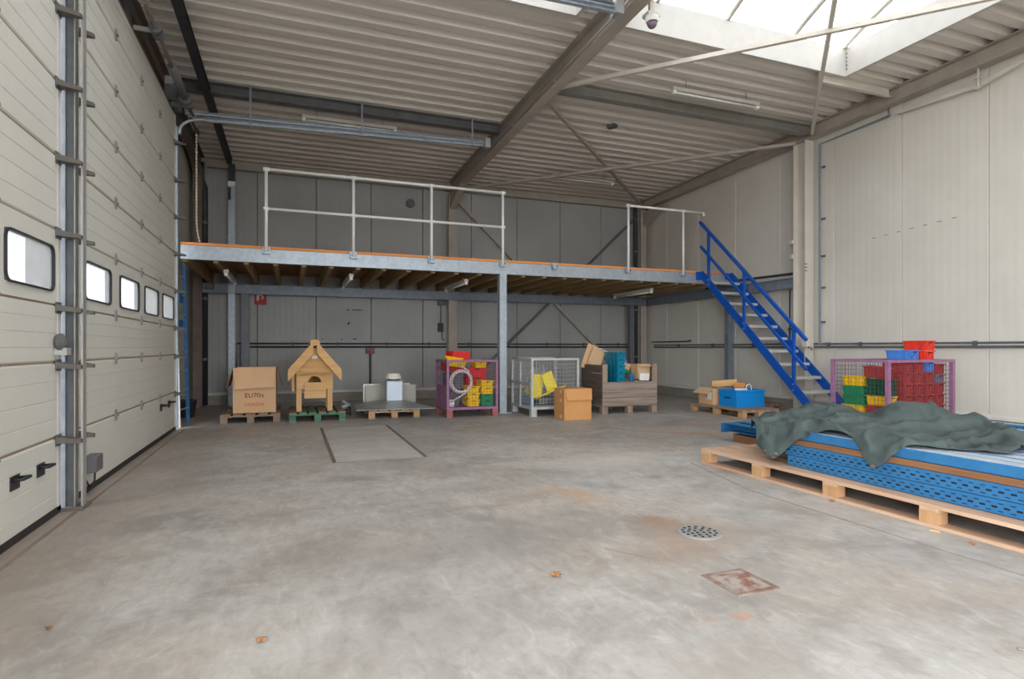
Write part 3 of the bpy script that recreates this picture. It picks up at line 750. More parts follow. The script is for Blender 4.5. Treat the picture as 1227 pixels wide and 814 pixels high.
# ================================================================== CONDUITS AND WALL FITTINGS
def conduit(name, label, pts, r, clamps, m='black_steel', off=(0,0,0)):
    t_ = thing(name, label, 'pipe', pts[0])
    MB().tube(pts, r, 8).build('pipe', M[m], t_)
    for p in clamps: MB().cbox(p, off).build('clamp', M['dark_steel'], t_)
    return t_
xs = [-.9, .05, .95, 2.0, 2.95, 3.9, 4.9, 5.9, 6.9, 7.9]
conduit('conduit', 'upper dark conduit along the back wall at chest height', [(-1.02,13.05,.25),(-1.02,13.05,1.24),(8.25,13.05,1.24)], .017, [(x,13.06,1.22) for x in xs], off=(.03,.05,.12))
conduit('conduit', 'lower dark conduit along the back wall below the other pipe', [(-.94,13.05,.25),(-.94,13.05,1.17),(8.25,13.05,1.17)], .02, [])
ysr = [5.15, 6.05, 6.85, 7.45, 4.4, 3.6, 9.2, 10.4, 11.6]
conduit('conduit', 'upper grey conduit along the right wall at chest height', [(8.67,12.6,1.22),(8.67,-3,1.22)], .014, [(8.675,y,1.195) for y in ysr], 'dark_steel', (.05,.035,.10))
conduit('conduit', 'lower grey conduit along the right wall below the other pipe', [(8.67,12.6,1.165),(8.67,-3,1.165)], .018, [], 'dark_steel')
conduit('conduit', 'short conduit branching on the right wall near the far corner', [(8.67,12.7,1.30),(8.67,11.2,1.30)], .014, [(8.675,11.2,1.31)], 'black_steel', (.05,.08,.05))
conduit('conduit', 'galvanised conduit standing beside the cream column', [(8.67,7.62,1.2),(8.67,7.62,4.72),(8.66,6.35,4.74),(8.60,6.30,4.74)], .02, [(8.67,7.55,z) for z in (1.6,2.2,2.75,3.4,4.3)], 'galv_dark', (.04,.06,.03))
conduit('conduit', 'thin conduit rising from the branch to the eaves girder', [(8.62,6.33,4.75),(8.62,6.33,5.0)], .012, [], 'dark_steel')
conduit('conduit', 'black cable pipe above the side beam behind the stairs', [(8.66,8.2,2.52),(8.66,10.3,2.56),(8.66,10.6,2.46)], .022, [(8.67,9.3,2.54)], 'black_steel', (.05,.04,.08))
conduit('conduit', 'thin black drop pipe left of the cream column', [(8.67,8.28,1.25),(8.67,8.28,2.22)], .012, [(8.67,8.28,1.5)], 'black_steel', (.04,.05,.04))
t = thing('wall_duct', 'cream sloping cover strip under the eaves at the near end of the right wall', 'duct', (8.62,4.5,4.6))
MB().prism([(3.6,4.98),(3.6,4.93),(5.05,4.64),(6.2,4.70),(6.2,4.74),(5.05,4.70)], 'x', 8.60, 8.66).build('cover', M['cream_steel'], t)
MB().tube([(8.57,5.05,5.05),(8.57,5.05,4.60)], .014, 8).build('drop_pipe', M['cream_steel'], t)
for z in (4.62,4.76,4.9): MB().cbox((8.57,5.05,z),(.045,.06,.025)).build('clip', M['cream_steel'], t)
t = thing('wall_switch', 'pale switch boxes on the side of the cream column', 'switch', (8.5,8.0,2.9))
for z in (2.76, 3.02): MB().box(8.44,8.52,8.0,8.06,z,z+.07).build('switch_box', M['sill'], t)
t = thing('tap', 'small brass tap and box at the foot of the cream column', 'tap', (8.45,7.7,1.25))
MB().box(8.40,8.47,7.66,7.76,1.17,1.31).build('box', M['sill'], t)
MB().tube([(8.42,7.64,1.16),(8.40,7.56,1.15),(8.40,7.54,1.12)], .018, 8).build('spout', M['rust'], t)
# fire hose sign, vent, switches and junction box on the back wall
t = thing('fire_sign', 'red and white fire sign on the back wall under the rear beam', 'sign', (-.575,13.06,2.18))
MB().box(-.69,-.46,13.06,13.075,2.04,2.27).build('plate', M['sign_red'], t)
MB().tube([(-.575+.045*math.cos(a*.5),13.055,2.19+.045*math.sin(a*.5)) for a in range(-2, 9)], .011, 6).build('hose_symbol', M['white'], t)
MB().box(-.65,-.61,13.053,13.06,2.12,2.24).build('flame_symbol', M['white'], t)
t = thing('wall_vent', 'round dark vent high on the back wall above the railing', 'vent', (2.52,13.05,4.40))
MB().tube([(2.52,13.08,4.40),(2.52,13.03,4.40)], .10, 18).build('vent_rim', M['dark_steel'], t)
MB().tube([(2.52,13.03,4.40),(2.52,13.015,4.40)], .07, 16).build('vent_cap', M['grey_plastic'], t)
t = thing('junction_box', 'reddish grey junction box on the back wall with a pipe below', 'socket', (1.63,13.05,1.08))
MB().box(1.54,1.72,13.0,13.08,1.02,1.155).build('box', M['grey_plastic'], t, bevel=.008)
MB().box(1.56,1.64,12.985,13.0,1.035,1.10).build('red_socket', M['sign_red'], t)
MB().tube([(1.63,13.05,1.02),(1.63,13.05,.26)], .016, 8).build('pipe', M['black_steel'], t)
t = thing('wall_socket', 'dark socket with cable on the back wall beside the column', 'socket', (3.22,13.05,1.6))
MB().box(3.15,3.27,13.0,13.08,1.52,1.72).build('box', M['black_plastic'], t, bevel=.008)
MB().tube([(3.22,13.05,1.72),(3.22,13.05,2.2)], .010, 6).build('pipe', M['black_steel'], t)
MB().tube([(3.24,13.04,1.52),(3.25,13.04,1.36),(3.30,13.04,1.33)], .010, 6).build('cable', M['black_plastic'], t)
t = thing('terminal_box', 'small dark box on the back wall just under the rear beam', 'box', (3.24,13.04,2.17))
MB().box(3.15,3.33,12.98,13.08,2.12,2.23).build('box', M['dark_steel'], t, bevel=.006)
t = thing('wall_patch', 'rectangular unpainted patch with black fixing holes on the back wall', 'patch', (1.15,13.078,1.65))
MB().box(.60,1.50,13.073,13.0799,1.33,1.99).build('patch_plate', mat('patch', (168,168,165), .6, var=.03, scale=3), t)
for x0, x1, z in ((1.14,1.20,1.965),(1.26,1.47,1.965),(1.27,1.35,1.335),(.62,.65,1.325),(1.02,1.05,1.325)):
    MB().box(x0,x1,13.069,13.074,z,z+.016).build('fixing_mark', M['hole'], t)
MB().cbox((1.18,13.071,1.68),(.03,.004,.055), Euler((0,.5,0))).build('hole', M['hole'], t)
t = thing('scuff_marks', 'row of small dark fixing holes high on the right wall', 'marks', (8.69,6.0,2.95))
for k in range(7): MB().box(8.692,8.6995,6.6-.2*k,6.66-.2*k,2.90+.012*k,2.907+.012*k).build('fixing_mark', M['grey_plastic'], t)
t = thing('column_marks', 'three rows of dark stencil marks on the cream column', 'marks', (8.44,7.85,2.6))
for k in range(3):
    for j in range(2): MB().box(8.452+.03*j,8.472+.03*j,7.735,7.7395,2.50+.06*k,2.515+.06*k).build('stencil_mark', M['hole'], t)

# ================================================================== FLOOR FITTINGS
t = thing('floor_hatch', 'pale rectangular concrete hatch in the floor in front of the play house', 'hatch', (.87,7.4,0))
MB().box(.43,1.31,6.06,8.74,-.02,.006).build('cover', M['hatch'], t)
for x in (.395,1.315): MB().box(x,x+.032,6.05,8.75,-.02,.008).build('edge_channel', M['joint'], t)
for y in (6.045,8.742): MB().box(.43,1.31,y,y+.006,-.02,.007).build('edge_joint', M['joint_pale'], t)
t = thing('floor_drain', 'round grey perforated drain cover in the concrete floor', 'drain', (2.375,2.97,0))
MB().lathe([(.138,0),(.138,.005),(.128,.008)], (2.375,2.97,0), 28).build('rim', M['iron'], t)
hole = MB().tube([(0,0,0),(0,0,.0025)], .0105, 8).mesh('drain_hole', M['hole'])
for rr, nn in ((.10,14),(.065,9),(.028,4)):
    for k in range(nn):
        a = 2*math.pi*k/nn + rr*20; link('drain_hole', hole, t, (rr*math.cos(a), rr*math.sin(a), .0075))
t = thing('access_plate', 'small square rusty access plate set in the floor', 'plate', (2.06,2.27,0))
MB().box(1.96,2.16,2.17,2.38,-.01,.004).build('lid', M['rust'], t)
fr = mat('rusty_frame', (120,92,78), .85, scale=14, col2=(150,140,130))
for b in ((1.935,1.96,2.145,2.405),(2.16,2.185,2.145,2.405),(1.96,2.16,2.145,2.17),(1.96,2.16,2.38,2.405)):
    MB().box(b[0],b[1],b[2],b[3],-.01,.006).build('frame_bar', fr, t)
# ================================================================== PALLETS
def pallet(label, x0, x1, y0, y1, h=.142, mb_='pal_x', mt='pal_y', blk=None, nboards=5, ny=3, tops=None, bottom=True):
    t_ = thing('pallet', label, 'pallet', ((x0+x1)/2, (y0+y1)/2, 0))
    W, D = x1-x0, y1-y0; bt = .022
    bw = W/nboards*.80; step = (W-bw)/(nboards-1)
    for k in range(nboards):
        a = x0+step*k
        MB().box(a, a+bw, y0, y1, h-bt, h).build('top_board', M[(tops or [mt])[k % len(tops or [mt])]], t_)
    yb = [y0 + (D-.1)*k/(ny-1) for k in range(ny)]
    for yy in yb: MB().box(x0, x1, yy, yy+.1, h-2*bt, h-bt-.0005).build('cross_board', M[mb_], t_)
    xs_ = [x0, (x0+x1)/2-.05, x1-.1]
    zb = bt if bottom else 0
    me = MB().box(0, .1, 0, .1, zb, h-2*bt-.0005).mesh('block', M[blk or mb_])
    for xx in xs_:
        for yy in yb: link('block', me, t_, Vector((xx, yy, 0)) - wloc(t_))
        if bottom: MB().box(xx, xx+.1, y0, y1, 0, bt-.0005).build('bottom_board', M[mt], t_)
    return t_
pallet('worn brown pallet under the open generator box', -.99, -.15, 9.74, 10.94, .138, 'pal_dark_x', 'pal_dark_y')
pallet('green painted pallet under the wooden play house', -.02, .82, 9.58, 10.78, .142, 'green_x', 'green_y', 'green_x', tops=['pal_dark_y','green_y','green_y','pal_dark_y','green_y','pal_dark_y'], nboards=6)
pallet('light wood pallet under the zinc chimney flashing', 1.18, 2.01, 9.60, 10.8, .138, 'pal_new_x', 'pal_y', 'block')
pallet('wooden pallet beside the stairs carrying the blue crate', 6.80, 7.58, 7.45, 8.75, .142, 'pal_x', 'pal_y', 'block')
pallet('dark weathered pallet lying under the blue stairs', 7.80, 8.42, 8.15, 9.25, .142, 'pal_dark_x', 'pal_dark_y')

# long pallet carrying the racking ---------------------------------------
PX0, PX1, PY0, PY1, PH = 3.83, 5.03, .95, 4.76, .150
t = thing('long_pallet', 'long new pine pallet under the stack of blue racking', 'pallet', (4.43,2.9,0))
nb = 8; bw = .135
for k in range(nb):
    a = PX0 + (PX1-PX0-bw)*k/(nb-1)
    MB().box(a, a+bw, PY0, PY1, PH-.026, PH).build('top_board', M['pal_new_y'], t)
yb = [1.03+.7375*k for k in range(6)]; yb[-1] = PY1-.1
for yy in yb: MB().box(PX0, PX1, yy-.02, yy+.10, PH-.048, PH-.0265).build('cross_board', M['pal_new_x'], t)
blk = MB().box(0,.1,0,.115,.022,PH-.0485).mesh('block', M['block'])
for xx in (PX0+.005, 4.38, PX1-.105):
    for yy in yb: link('block', blk, t, Vector((xx, yy-.01, 0))-wloc(t))
    MB().box(xx-.005, xx+.105, PY0, PY1, 0, .0215).build('bottom_board', M['pal_new_y'], t)

# racking uprights: perforated faces ---------------------------------------
def upright(label, x0, x1, y0, y1, z0, h, slots=True, top='rack_blue'):
    t_ = thing('racking_upright', label, 'racking upright', ((x0+x1)/2, (y0+y1)/2, z0))
    r_ = .006
    poly = [(x0, z0+r_), (x0+r_, z0), (x1-r_, z0), (x1, z0+r_), (x1, z0+h-r_), (x1-r_, z0+h), (x0+r_, z0+h), (x0, z0+h-r_)]
    MB().prism(poly, 'y', y0, y1).build('profile', M['rack_blue'], t_)
    MB().box(x0+.004, x1-.004, y0+.003, y1-.003, z0+h-.002, z0+h+.0005).build('dusty_web', M[top], t_)
    if slots:
        mb = MB(); y = y1-.04; k = 0
        while y > y0+.03:
            mb.box(x0-.0008, x0+.004, y-.016, y+.016, z0+h*.5-.006, z0+h*.5+.006)
            for f in (.24, .76): mb.box(x0-.0008, x0+.004, y-.047, y-.019, z0+h*f-.0028, z0+h*f+.0028)
            y -= .066
        mb.build('slots', M['rack_dark'], t_, kind='stuff')
    return t_
z1 = PH + .002
for k, x in enumerate((3.955, 4.24, 4.53, 4.80)):
    w = ('nearest to the pallet edge','second from the pallet edge','third from the pallet edge','furthest from the pallet edge')[k]
    upright('perforated blue racking upright in the lower layer, '+w, x, x+.12, 1.0, 3.80-.02*k, z1, .088, k == 0)
    upright('perforated blue racking upright in the second layer, '+w, x, x+.12, 1.0, 3.83-.02*k, z1+.09, .092, k == 0)
zs = z1+.184
def timber(label, x0, x1, y0, y1, z0, z1_, m='spacer'):
    return tag(MB().box(x0,x1,y0,y1,z0,z1_).build('timber_spacer', M[m], loc=Vector(((x0+x1)/2,(y0+y1)/2,z0)), bevel=.004), label, 'timber')
timber('brown timber spacer lying between the layers of blue racking', 3.96, 4.04, 1.0, 3.86, zs, zs+.046)
timber('second brown timber spacer hidden further inside the racking stack', 4.82, 4.90, 1.0, 4.30, zs, zs+.046)
zt = zs+.048
beam_x = [(3.965,4.075,3.95),(4.095,4.205,4.15),(4.25,4.36,4.45),(4.40,4.50,4.50),(4.55,4.66,4.55),(4.70,4.80,4.55),(4.86,4.97,4.55)]
for k, (a, b, ye) in enumerate(beam_x):
    upright('dusty blue shelf beam on top of the racking stack, number %s from the near edge' % ('one','two','three','four','five','six','seven')[k], a, b, .98, ye, zt, .075, False, 'rack_top')
ZT = zt+.076
# beams lying behind the long pallet
timber('brown sleeper under the blue beams behind the long pallet', 5.08, 5.20, 3.3, 5.72, 0, .095)
timber('second brown sleeper under the blue beams behind the long pallet', 5.36, 5.48, 3.3, 5.75, 0, .095)
def cbeam(label, x0, x1, y0, y1, z0, h):
    t_ = thing('shelf_beam', label, 'shelf beam', ((x0+x1)/2,(y0+y1)/2,z0))
    section(MB(), c_poly(x1-x0, h, .006), ((x0+x1)/2, y1-.012, z0+h/2), ((x0+x1)/2, y0, z0+h/2)).build('profile', M['rack_blue'], t_)
    MB().box(x0-.045, x1, y1-.012, y1, z0-.02, z0+h+.002).build('end_plate', M['rack_blue'], t_)
    return t_
cbeam('blue shelf beam with a hooked end plate sticking out left of the tarpaulin', 5.06, 5.22, 1.2, 5.86, .118, .095)
cbeam('dark blue shelf beam just behind the one sticking out left of the tarpaulin', 5.36, 5.48, 1.2, 5.95, .118, .085)
# frames lying along the right wall
for k, (a, b, z0, h, ye) in enumerate(((7.48,7.60,.20,.10,4.62),(7.26,7.38,.20,.07,4.55),(6.86,6.98,.20,.09,4.50),(6.62,6.72,.20,.06,4.40),(5.92,6.06,.20,.07,3.9))):
    upright(('blue perforated frame post lying closest to the right wall','blue frame post lying second from the right wall','blue perforated frame post lying third from the right wall',
             'thin blue frame post lying fourth from the right wall','blue post lying alone between the racking stack and the wall frames')[k], a, b, .9, ye, z0, h, k in (0,2), 'rack_top')
for k, y in enumerate((1.6, 3.5)):
    t = thing('bearer', ('near','far')[k]+' timber bearer under the blue frame posts along the right wall', 'timber', (6.75,y,0))
    MB().box(5.85,7.66,y-.05,y+.05,0,.1).box(5.85,7.66,y-.05,y+.05,.1,.199).build('timber', M['pal_x'], t)
t = thing('cardboard_sheet', 'loose pale cardboard sheet on the floor between racking and wall', 'cardboard', (6.3,3.2,0))
MB().box(6.08,6.5,2.6,3.35,0,.012).build('sheet', M['card_pale'], t)

# ================================================================== TARPAULIN
from mathutils import noise as mn
ST = [
 (4.66, [(4.36,.34),(4.42,.40),(4.50,.455),(4.60,.47),(4.75,.475),(4.90,.47),(5.06,.42)]),
 (4.36, [(4.10,.32),(4.15,.41),(4.25,.485),(4.45,.50),(4.65,.505),(4.90,.515),(5.12,.44)]),
 (4.06, [(3.91,.26),(3.95,.37),(4.05,.475),(4.30,.50),(4.60,.49),(4.90,.515),(5.12,.44)]),
 (3.86, [(3.87,.20),(3.92,.33),(4.00,.475),(4.25,.495),(4.55,.51),(4.90,.505),(5.12,.44)]),
 (3.66, [(3.92,.36),(3.955,.44),(4.05,.485),(4.25,.49),(4.50,.52),(4.90,.53),(5.12,.44)]),
 (3.44, [(3.975,.47),(4.02,.478),(4.10,.485),(4.25,.51),(4.50,.54),(4.86,.675),(5.12,.48)]),
 (3.20, [(3.97,.47),(4.00,.475),(4.10,.482),(4.30,.50),(4.60,.56),(4.88,.665),(5.12,.48)]),
 (2.95, [(3.88,.29),(3.935,.40),(4.02,.482),(4.30,.49),(4.60,.52),(4.90,.59),(5.10,.47)]),
 (2.75, [(3.99,.472),(4.05,.478),(4.15,.485),(4.30,.49),(4.55,.51),(4.75,.54),(5.00,.48)]),
 (2.55, [(4.15,.472),(4.22,.48),(4.32,.495),(4.48,.505),(4.62,.52),(4.78,.50),(4.90,.475)]),
 (2.36, [(4.30,.472),(4.34,.478),(4.40,.49),(4.47,.495),(4.54,.49),(4.60,.482),(4.66,.472)])]
def cr(p0,p1,p2,p3,t): return .5*((2*p1)+(-p0+p2)*t+(2*p0-5*p1+4*p2-p3)*t*t+(-p0+3*p1-3*p2+p3)*t**3)
def spline(L_, u):
    n_ = len(L_)-1; i = min(int(u*n_), n_-1); f = u*n_-i
    return cr(L_[max(i-1,0)], L_[i], L_[i+1], L_[min(i+2,n_)], f)
NU, NV = 170, 110
rows = []
for i in range(NU+1):
    u = i/NU
    row = []
    y = spline([s_[0] for s_ in ST], u)
    for j in range(NV+1):
        v = j/NV
        x = spline([spline([s_[1][q][0] for q in range(7)], v) for s_ in ST], u) if False else None
        cx_ = [spline([s_[1][q][0] for s_ in ST], u) for q in range(7)] if j == 0 else cx_
        cz_ = [spline([s_[1][q][1] for s_ in ST], u) for q in range(7)] if j == 0 else cz_
        x = spline(cx_, v); z = spline(cz_, v)
        edge = min(1, 6*min(v, 1-v)+.25)*min(1, 8*min(u, 1-u)+.2)
        ca, sa = math.cos(1.05), math.sin(1.05); al, ac_ = x*ca+y*sa, -x*sa+y*ca
        def rdg(k, f, o): return max(0., 1-2.2*abs(mn.noise(Vector((al*f*.45+o, ac_*f*1.5-o, k)))))
        fold = .075*rdg(1.3, 1.9, .3)**2.4 + .034*rdg(4.1, 3.8, 2.)**2.6 + .008*rdg(7.7, 9., 5.)**2 \
             + .024*abs(math.sin((x*2.2+y*4.1)*2.4 + 2.6*mn.noise(Vector((x*2.2,y*2.2,3)))))**3 \
             + .020*mn.noise(Vector((x*4,y*4,1))) + .005*mn.noise(Vector((x*16,y*16,5))) - .016
        z += fold*edge
        x += .012*mn.noise(Vector((y*9, z*9, 2)))
        yy = y + .03*mn.noise(Vector((x*6, v*5, 9)))
        if x > 3.95 and yy < 4.55 and x < 5.0: z = max(z, ZT+.004)
        elif x > 3.82 and x < 5.05 and z < PH+.01: z = PH+.01
        row.append((x, yy, z))
    rows.append(row)
tp = MB().grid(rows).build('tarpaulin', M['tarp'], smooth=True, loc=Vector((4.5,3.5,ZT)))
tag(tp, 'crumpled dark green-grey tarpaulin thrown over the blue racking stack', 'tarpaulin')
sm = tp.modifiers.new('thick', 'SOLIDIFY'); sm.thickness = .003; sm.offset = 1
for i, j in ((3*NU//10, 2), (29*NU//100+4, 6), (7*NU//10, 2), (5*NU//20, 4)):
    p = Vector(rows[i][j])
    MB().tube([p+Vector((-.016,0,-.004)), p+Vector((-.010,0,.0))], .014, 10).build('eyelet', M['rust'], tp)

# ================================================================== GENERATOR BOX
def text_mesh(s_, size, m, name, parent, loc, rot):
    cu = bpy.data.curves.new(name, 'FONT'); cu.body = s_; cu.size = size; cu.align_x = 'CENTER'; cu.extrude = .0004
    tmp = bpy.data.objects.new(name+'_src', cu); COL.objects.link(tmp)
    bpy.context.view_layer.update()
    me = bpy.data.meshes.new_from_object(tmp.evaluated_get(bpy.context.evaluated_depsgraph_get()))
    bpy.data.objects.remove(tmp); bpy.data.curves.remove(cu)
    me.materials.clear(); me.materials.append(m)
    return link(name, me, parent, Vector(loc)-wloc(parent), rot)
def shell(mb, x0, x1, y0, y1, z0, z1_, w=.006):
    mb.box(x0,x1,y0,y0+w,z0,z1_).box(x0,x1,y1-w,y1,z0,z1_).box(x0,x0+w,y0+w,y1-w,z0,z1_).box(x1-w,x1,y0+w,y1-w,z0,z1_).box(x0+w,x1-w,y0+w,y1-w,z0,z0+w)
    return mb
bx0, bx1, by0, by1, bz0, bz1 = -.83, -.215, 9.92, 10.62, .1385, .835
t = thing('generator_box', 'large open cardboard box lettered EU70is with folded-down flaps', 'box', ((bx0+bx1)/2,(by0+by1)/2,bz0))
gb = shell(MB(), bx0,bx1,by0,by1,bz0,bz1).build('body', M['card'], t)
MB().add([(bx0+.005,by0-.004,bz1),(bx1-.005,by0-.004,bz1),(bx1-.012,by0-.045,bz1-.30),(bx0+.03,by0-.045,bz1-.325),
          (bx0+.005,by0-.009,bz1+.002),(bx1-.005,by0-.009,bz1+.002),(bx1-.012,by0-.051,bz1-.30),(bx0+.03,by0-.051,bz1-.325)],
         [(0,1,2,3),(7,6,5,4),(0,4,5,1),(1,5,6,2),(2,6,7,3),(3,7,4,0)]).build('front_flap', M['card'], t)
for s_, xx in ((-1,bx0),(1,bx1)):
    MB().add([(xx,by0+.01,bz1),(xx,by1-.01,bz1),(xx+s_*.085,by1-.03,bz1-.30),(xx+s_*.085,by0+.03,bz1-.30),
              (xx+s_*.006,by0+.01,bz1+.002),(xx+s_*.006,by1-.01,bz1+.002),(xx+s_*.091,by1-.03,bz1-.30),(xx+s_*.091,by0+.03,bz1-.30)],
             [(0,1,2,3),(7,6,5,4),(0,4,5,1),(1,5,6,2),(2,6,7,3),(3,7,4,0)]).build('side_flap', M['card_in'], t)
text_mesh('EU70is', .10, M['white_print'], 'lettering', gb, ((bx0+bx1)/2,by0-.0012,.375), (R(90),0,0))
text_mesh('HONDA', .072, M['red_print'], 'lettering', gb, ((bx0+bx1)/2,by0-.0012,.245), (R(90),0,0))

# ================================================================== PLAY HOUSE
t = thing('play_house', 'small pine play house on legs with a steep gabled roof', 'play house', (.36,10.1,.1425))
HY0, HY1 = 9.76, 10.42
hz = lambda z: 1.15+(z-1.15)*1.026
for x in (.09,.555):
    for y in (HY0+.02, HY1-.10): MB().box(x,x+.075,y,y+.075,.143,.62).build('leg', M['pine_z'], t)
# front boards stepping up into the gable
lev = [(.50,.60),(.602,.70),(.702,.79),(.792,.88)]
hx0, hx1 = .088, .637
ac, ar, az = .36, .10, .60
for a, b in lev:
    for y in (HY0, HY1-.02):
        if y == HY0 and a >= .60 and a < .70:   # board with the arched opening
            pts = [(hx0,a),(ac-ar,a)] + [(ac-ar*math.cos(R(q)), a+ar*.98*math.sin(R(q))) for q in range(15,180,15)] + [(ac+ar,a),(hx1,a),(hx1,b+.02),(hx0,b+.02)]
            MB().prism(pts, 'y', y, y+.02).build('front_board', M['pine'], t)
        elif y == HY0 and .69 < a < .71:
            MB().box(hx0,hx1,y,y+.02,b-.065,b).build('front_board', M['pine'], t)
        else: MB().box(hx0,hx1,y,y+.02,a,b).build('front_board', M['pine'], t)
gp = [(.883,.97),(.972,1.06),(1.062,1.15)]
for a, b in gp:
    f = lambda z: .275*(1.17-z)/(1.17-.88)
    for y in (HY0, HY1-.02): MB().prism([(.3625-f(a),a),(.3625+f(a),a),(.3625+f(b),b),(.3625-f(b),b)], 'y', y, y+.02).build('gable_board', M['pine'], t)
for x in (hx0, hx1-.02):
    for a, b in lev: MB().box(x,x+.02,HY0+.02,HY1-.02,a,b).build('side_board', M['pine_z'], t)
MB().box(hx0+.02,hx1-.02,HY0+.02,HY1-.02,.50,.52).build('house_floor', M['pine'], t)
MB().box(.175,.575,HY0-.09,HY0,.765,.785).build('porch_shelf', M['pine'], t)
for a, b in ((.355,.475),(.48,.605)): MB().box(.205,.53,HY0-.05,HY0-.028,a,b).build('balcony_board', M['pine'], t)
for x in (.215,.49): MB().box(x,x+.03,HY0-.028,HY0-.001,.36,.60).build('balcony_batten', M['pine_z'], t)
MB().lathe([(.045,0),(.045,.008)], (0,0,0), 16).build('name_plate', M['white'], t, world=False)
npl = [o for o in t.children if o.name.startswith('name_plate')][0]; npl.rotation_euler = (R(90),0,0); npl.location = (.0, HY0-.001-10.1, 1.0-.1425); npl.scale = (1,.6,1)
# roof: sloping boards on both sides, barge boards and ridge
ap = Vector((.3625, 1.225)); 
for s_ in (-1, 1):
    ev = Vector((.3625+s_*.365, .795)); d_ = (ev-ap); n_ = Vector((d_.y, -d_.x)).normalized()
    if n_.y < 0: n_ = -n_
    for k in range(4):
        p0 = ap + d_*(k/4); p1 = ap + d_*((k+1)/4-.01)
        q = [p0, p1, p1+n_*.02, p0+n_*.02]
        MB().prism([(a.x, a.y) for a in q], 'y', HY0-.10, HY1+.06).build('roof_board', M['pine_z'], t)
    q0 = ap + n_*.035; q1 = ev + d_*.02 + n_*.035
    MB().prism([(q0.x,q0.y),(q1.x,q1.y),(q1.x-s_*.0,q1.y-.185),(q0.x,q0.y-.185)], 'y', HY0-.125, HY0-.102).build('barge_board', M['pine'], t)
MB().prism([(.3625+.075*math.cos(R(a)), 1.225+.06*math.sin(R(a))) for a in range(-40,221,20)], 'y', HY0-.128, HY1+.06).build('ridge_log', M['pine'], t)
MB().box(.02,.06,HY0+.1,HY0+.3,.46,.78).build('side_door', M['pine_z'], t)

# ================================================================== CHIMNEY FLASHING
t = thing('chimney_flashing', 'zinc chimney flashing sheet with square duct and white cap', 'chimney', (1.62,10.1,.139))
c0 = (1.50,9.98,.255); hw = .13
base = [(.985,9.56),(2.27,9.50),(2.15,10.55),(1.05,10.6)]; z_ = .150
inner = [(1.50,9.88),(1.79,9.88),(1.79,10.17),(1.50,10.17)]
mb = MB()
for k in range(4):
    a, b = base[k], base[(k+1) % 4]; c_, d_ = inner[(k+1) % 4], inner[k]
    mb.add([(a[0],a[1],z_),(b[0],b[1],z_),(c_[0],c_[1],.262),(d_[0],d_[1],.262),(a[0],a[1],z_-.006),(b[0],b[1],z_-.006),(c_[0],c_[1],.256),(d_[0],d_[1],.256)],
           [(0,1,2,3),(7,6,5,4),(0,4,5,1),(2,6,7,3)])
mb.build('flashing_sheet', M['zinc'], t, fix=False)
MB().box(1.51,1.78,9.89,10.16,.24,.59).build('square_duct', mat('duct_pale_blue', (196,206,220), .4, metal=.15, var=.05), t, bevel=.012)
MB().lathe([(.10,.59),(.10,.625),(.085,.63)], (1.645,10.02,0), 20).build('collar', M['dark_steel'], t)
MB().lathe([(.13,.625),(.13,.66),(.10,.712),(.085,.715)], (1.645,10.02,0), 20).build('cap', mat('cap_cream', (230,226,214), .5, var=.03), t)
for lab, x0, x1, y, m in (('grey metal panel leaning behind the left side of the chimney flashing', 1.25,1.68,10.62,'zinc'), ('grey board standing behind the right side of the chimney flashing', 1.62,2.15,10.62,'zinc')):
    o = MB().box(x0,x1,y,y+.03,.139,.475).build('metal_panel', mat('panel_dull', (176,172,162), .55, metal=.15, var=.06), loc=Vector(((x0+x1)/2,y,.139))); tag(o, lab, 'panel')
o = MB().box(1.22,2.06,10.70,10.72,.139,.50).build('metal_panel', M['zinc'], loc=Vector((1.6,10.71,.139))); tag(o, 'thin wide zinc sheet standing behind the two grey panels', 'panel')
t = thing('cable_bundle', 'tangled cable with metal clamps on the floor left of the flashing', 'cable', (.98,10.25,0))
MB().tube([(.915+.045*math.cos(a*.6),10.25+.12*math.sin(a*.6),.016+.005*a) for a in range(24)], .013, 6).build('cable', M['black_plastic'], t, smooth=True)
MB().cbox((.93,10.86,.16),(.18,.05,.04), Euler((0,.5,.3))).build('clamp', M['alu'], t)
MB().cbox((.93,10.92,.10),(.16,.06,.05), Euler((0,-.4,-.2))).build('clamp', M['alu'], t)
MB().box(.84,1.02,10.84,11.0,0,.03).build('clamp_base', M['dark_steel'], t)

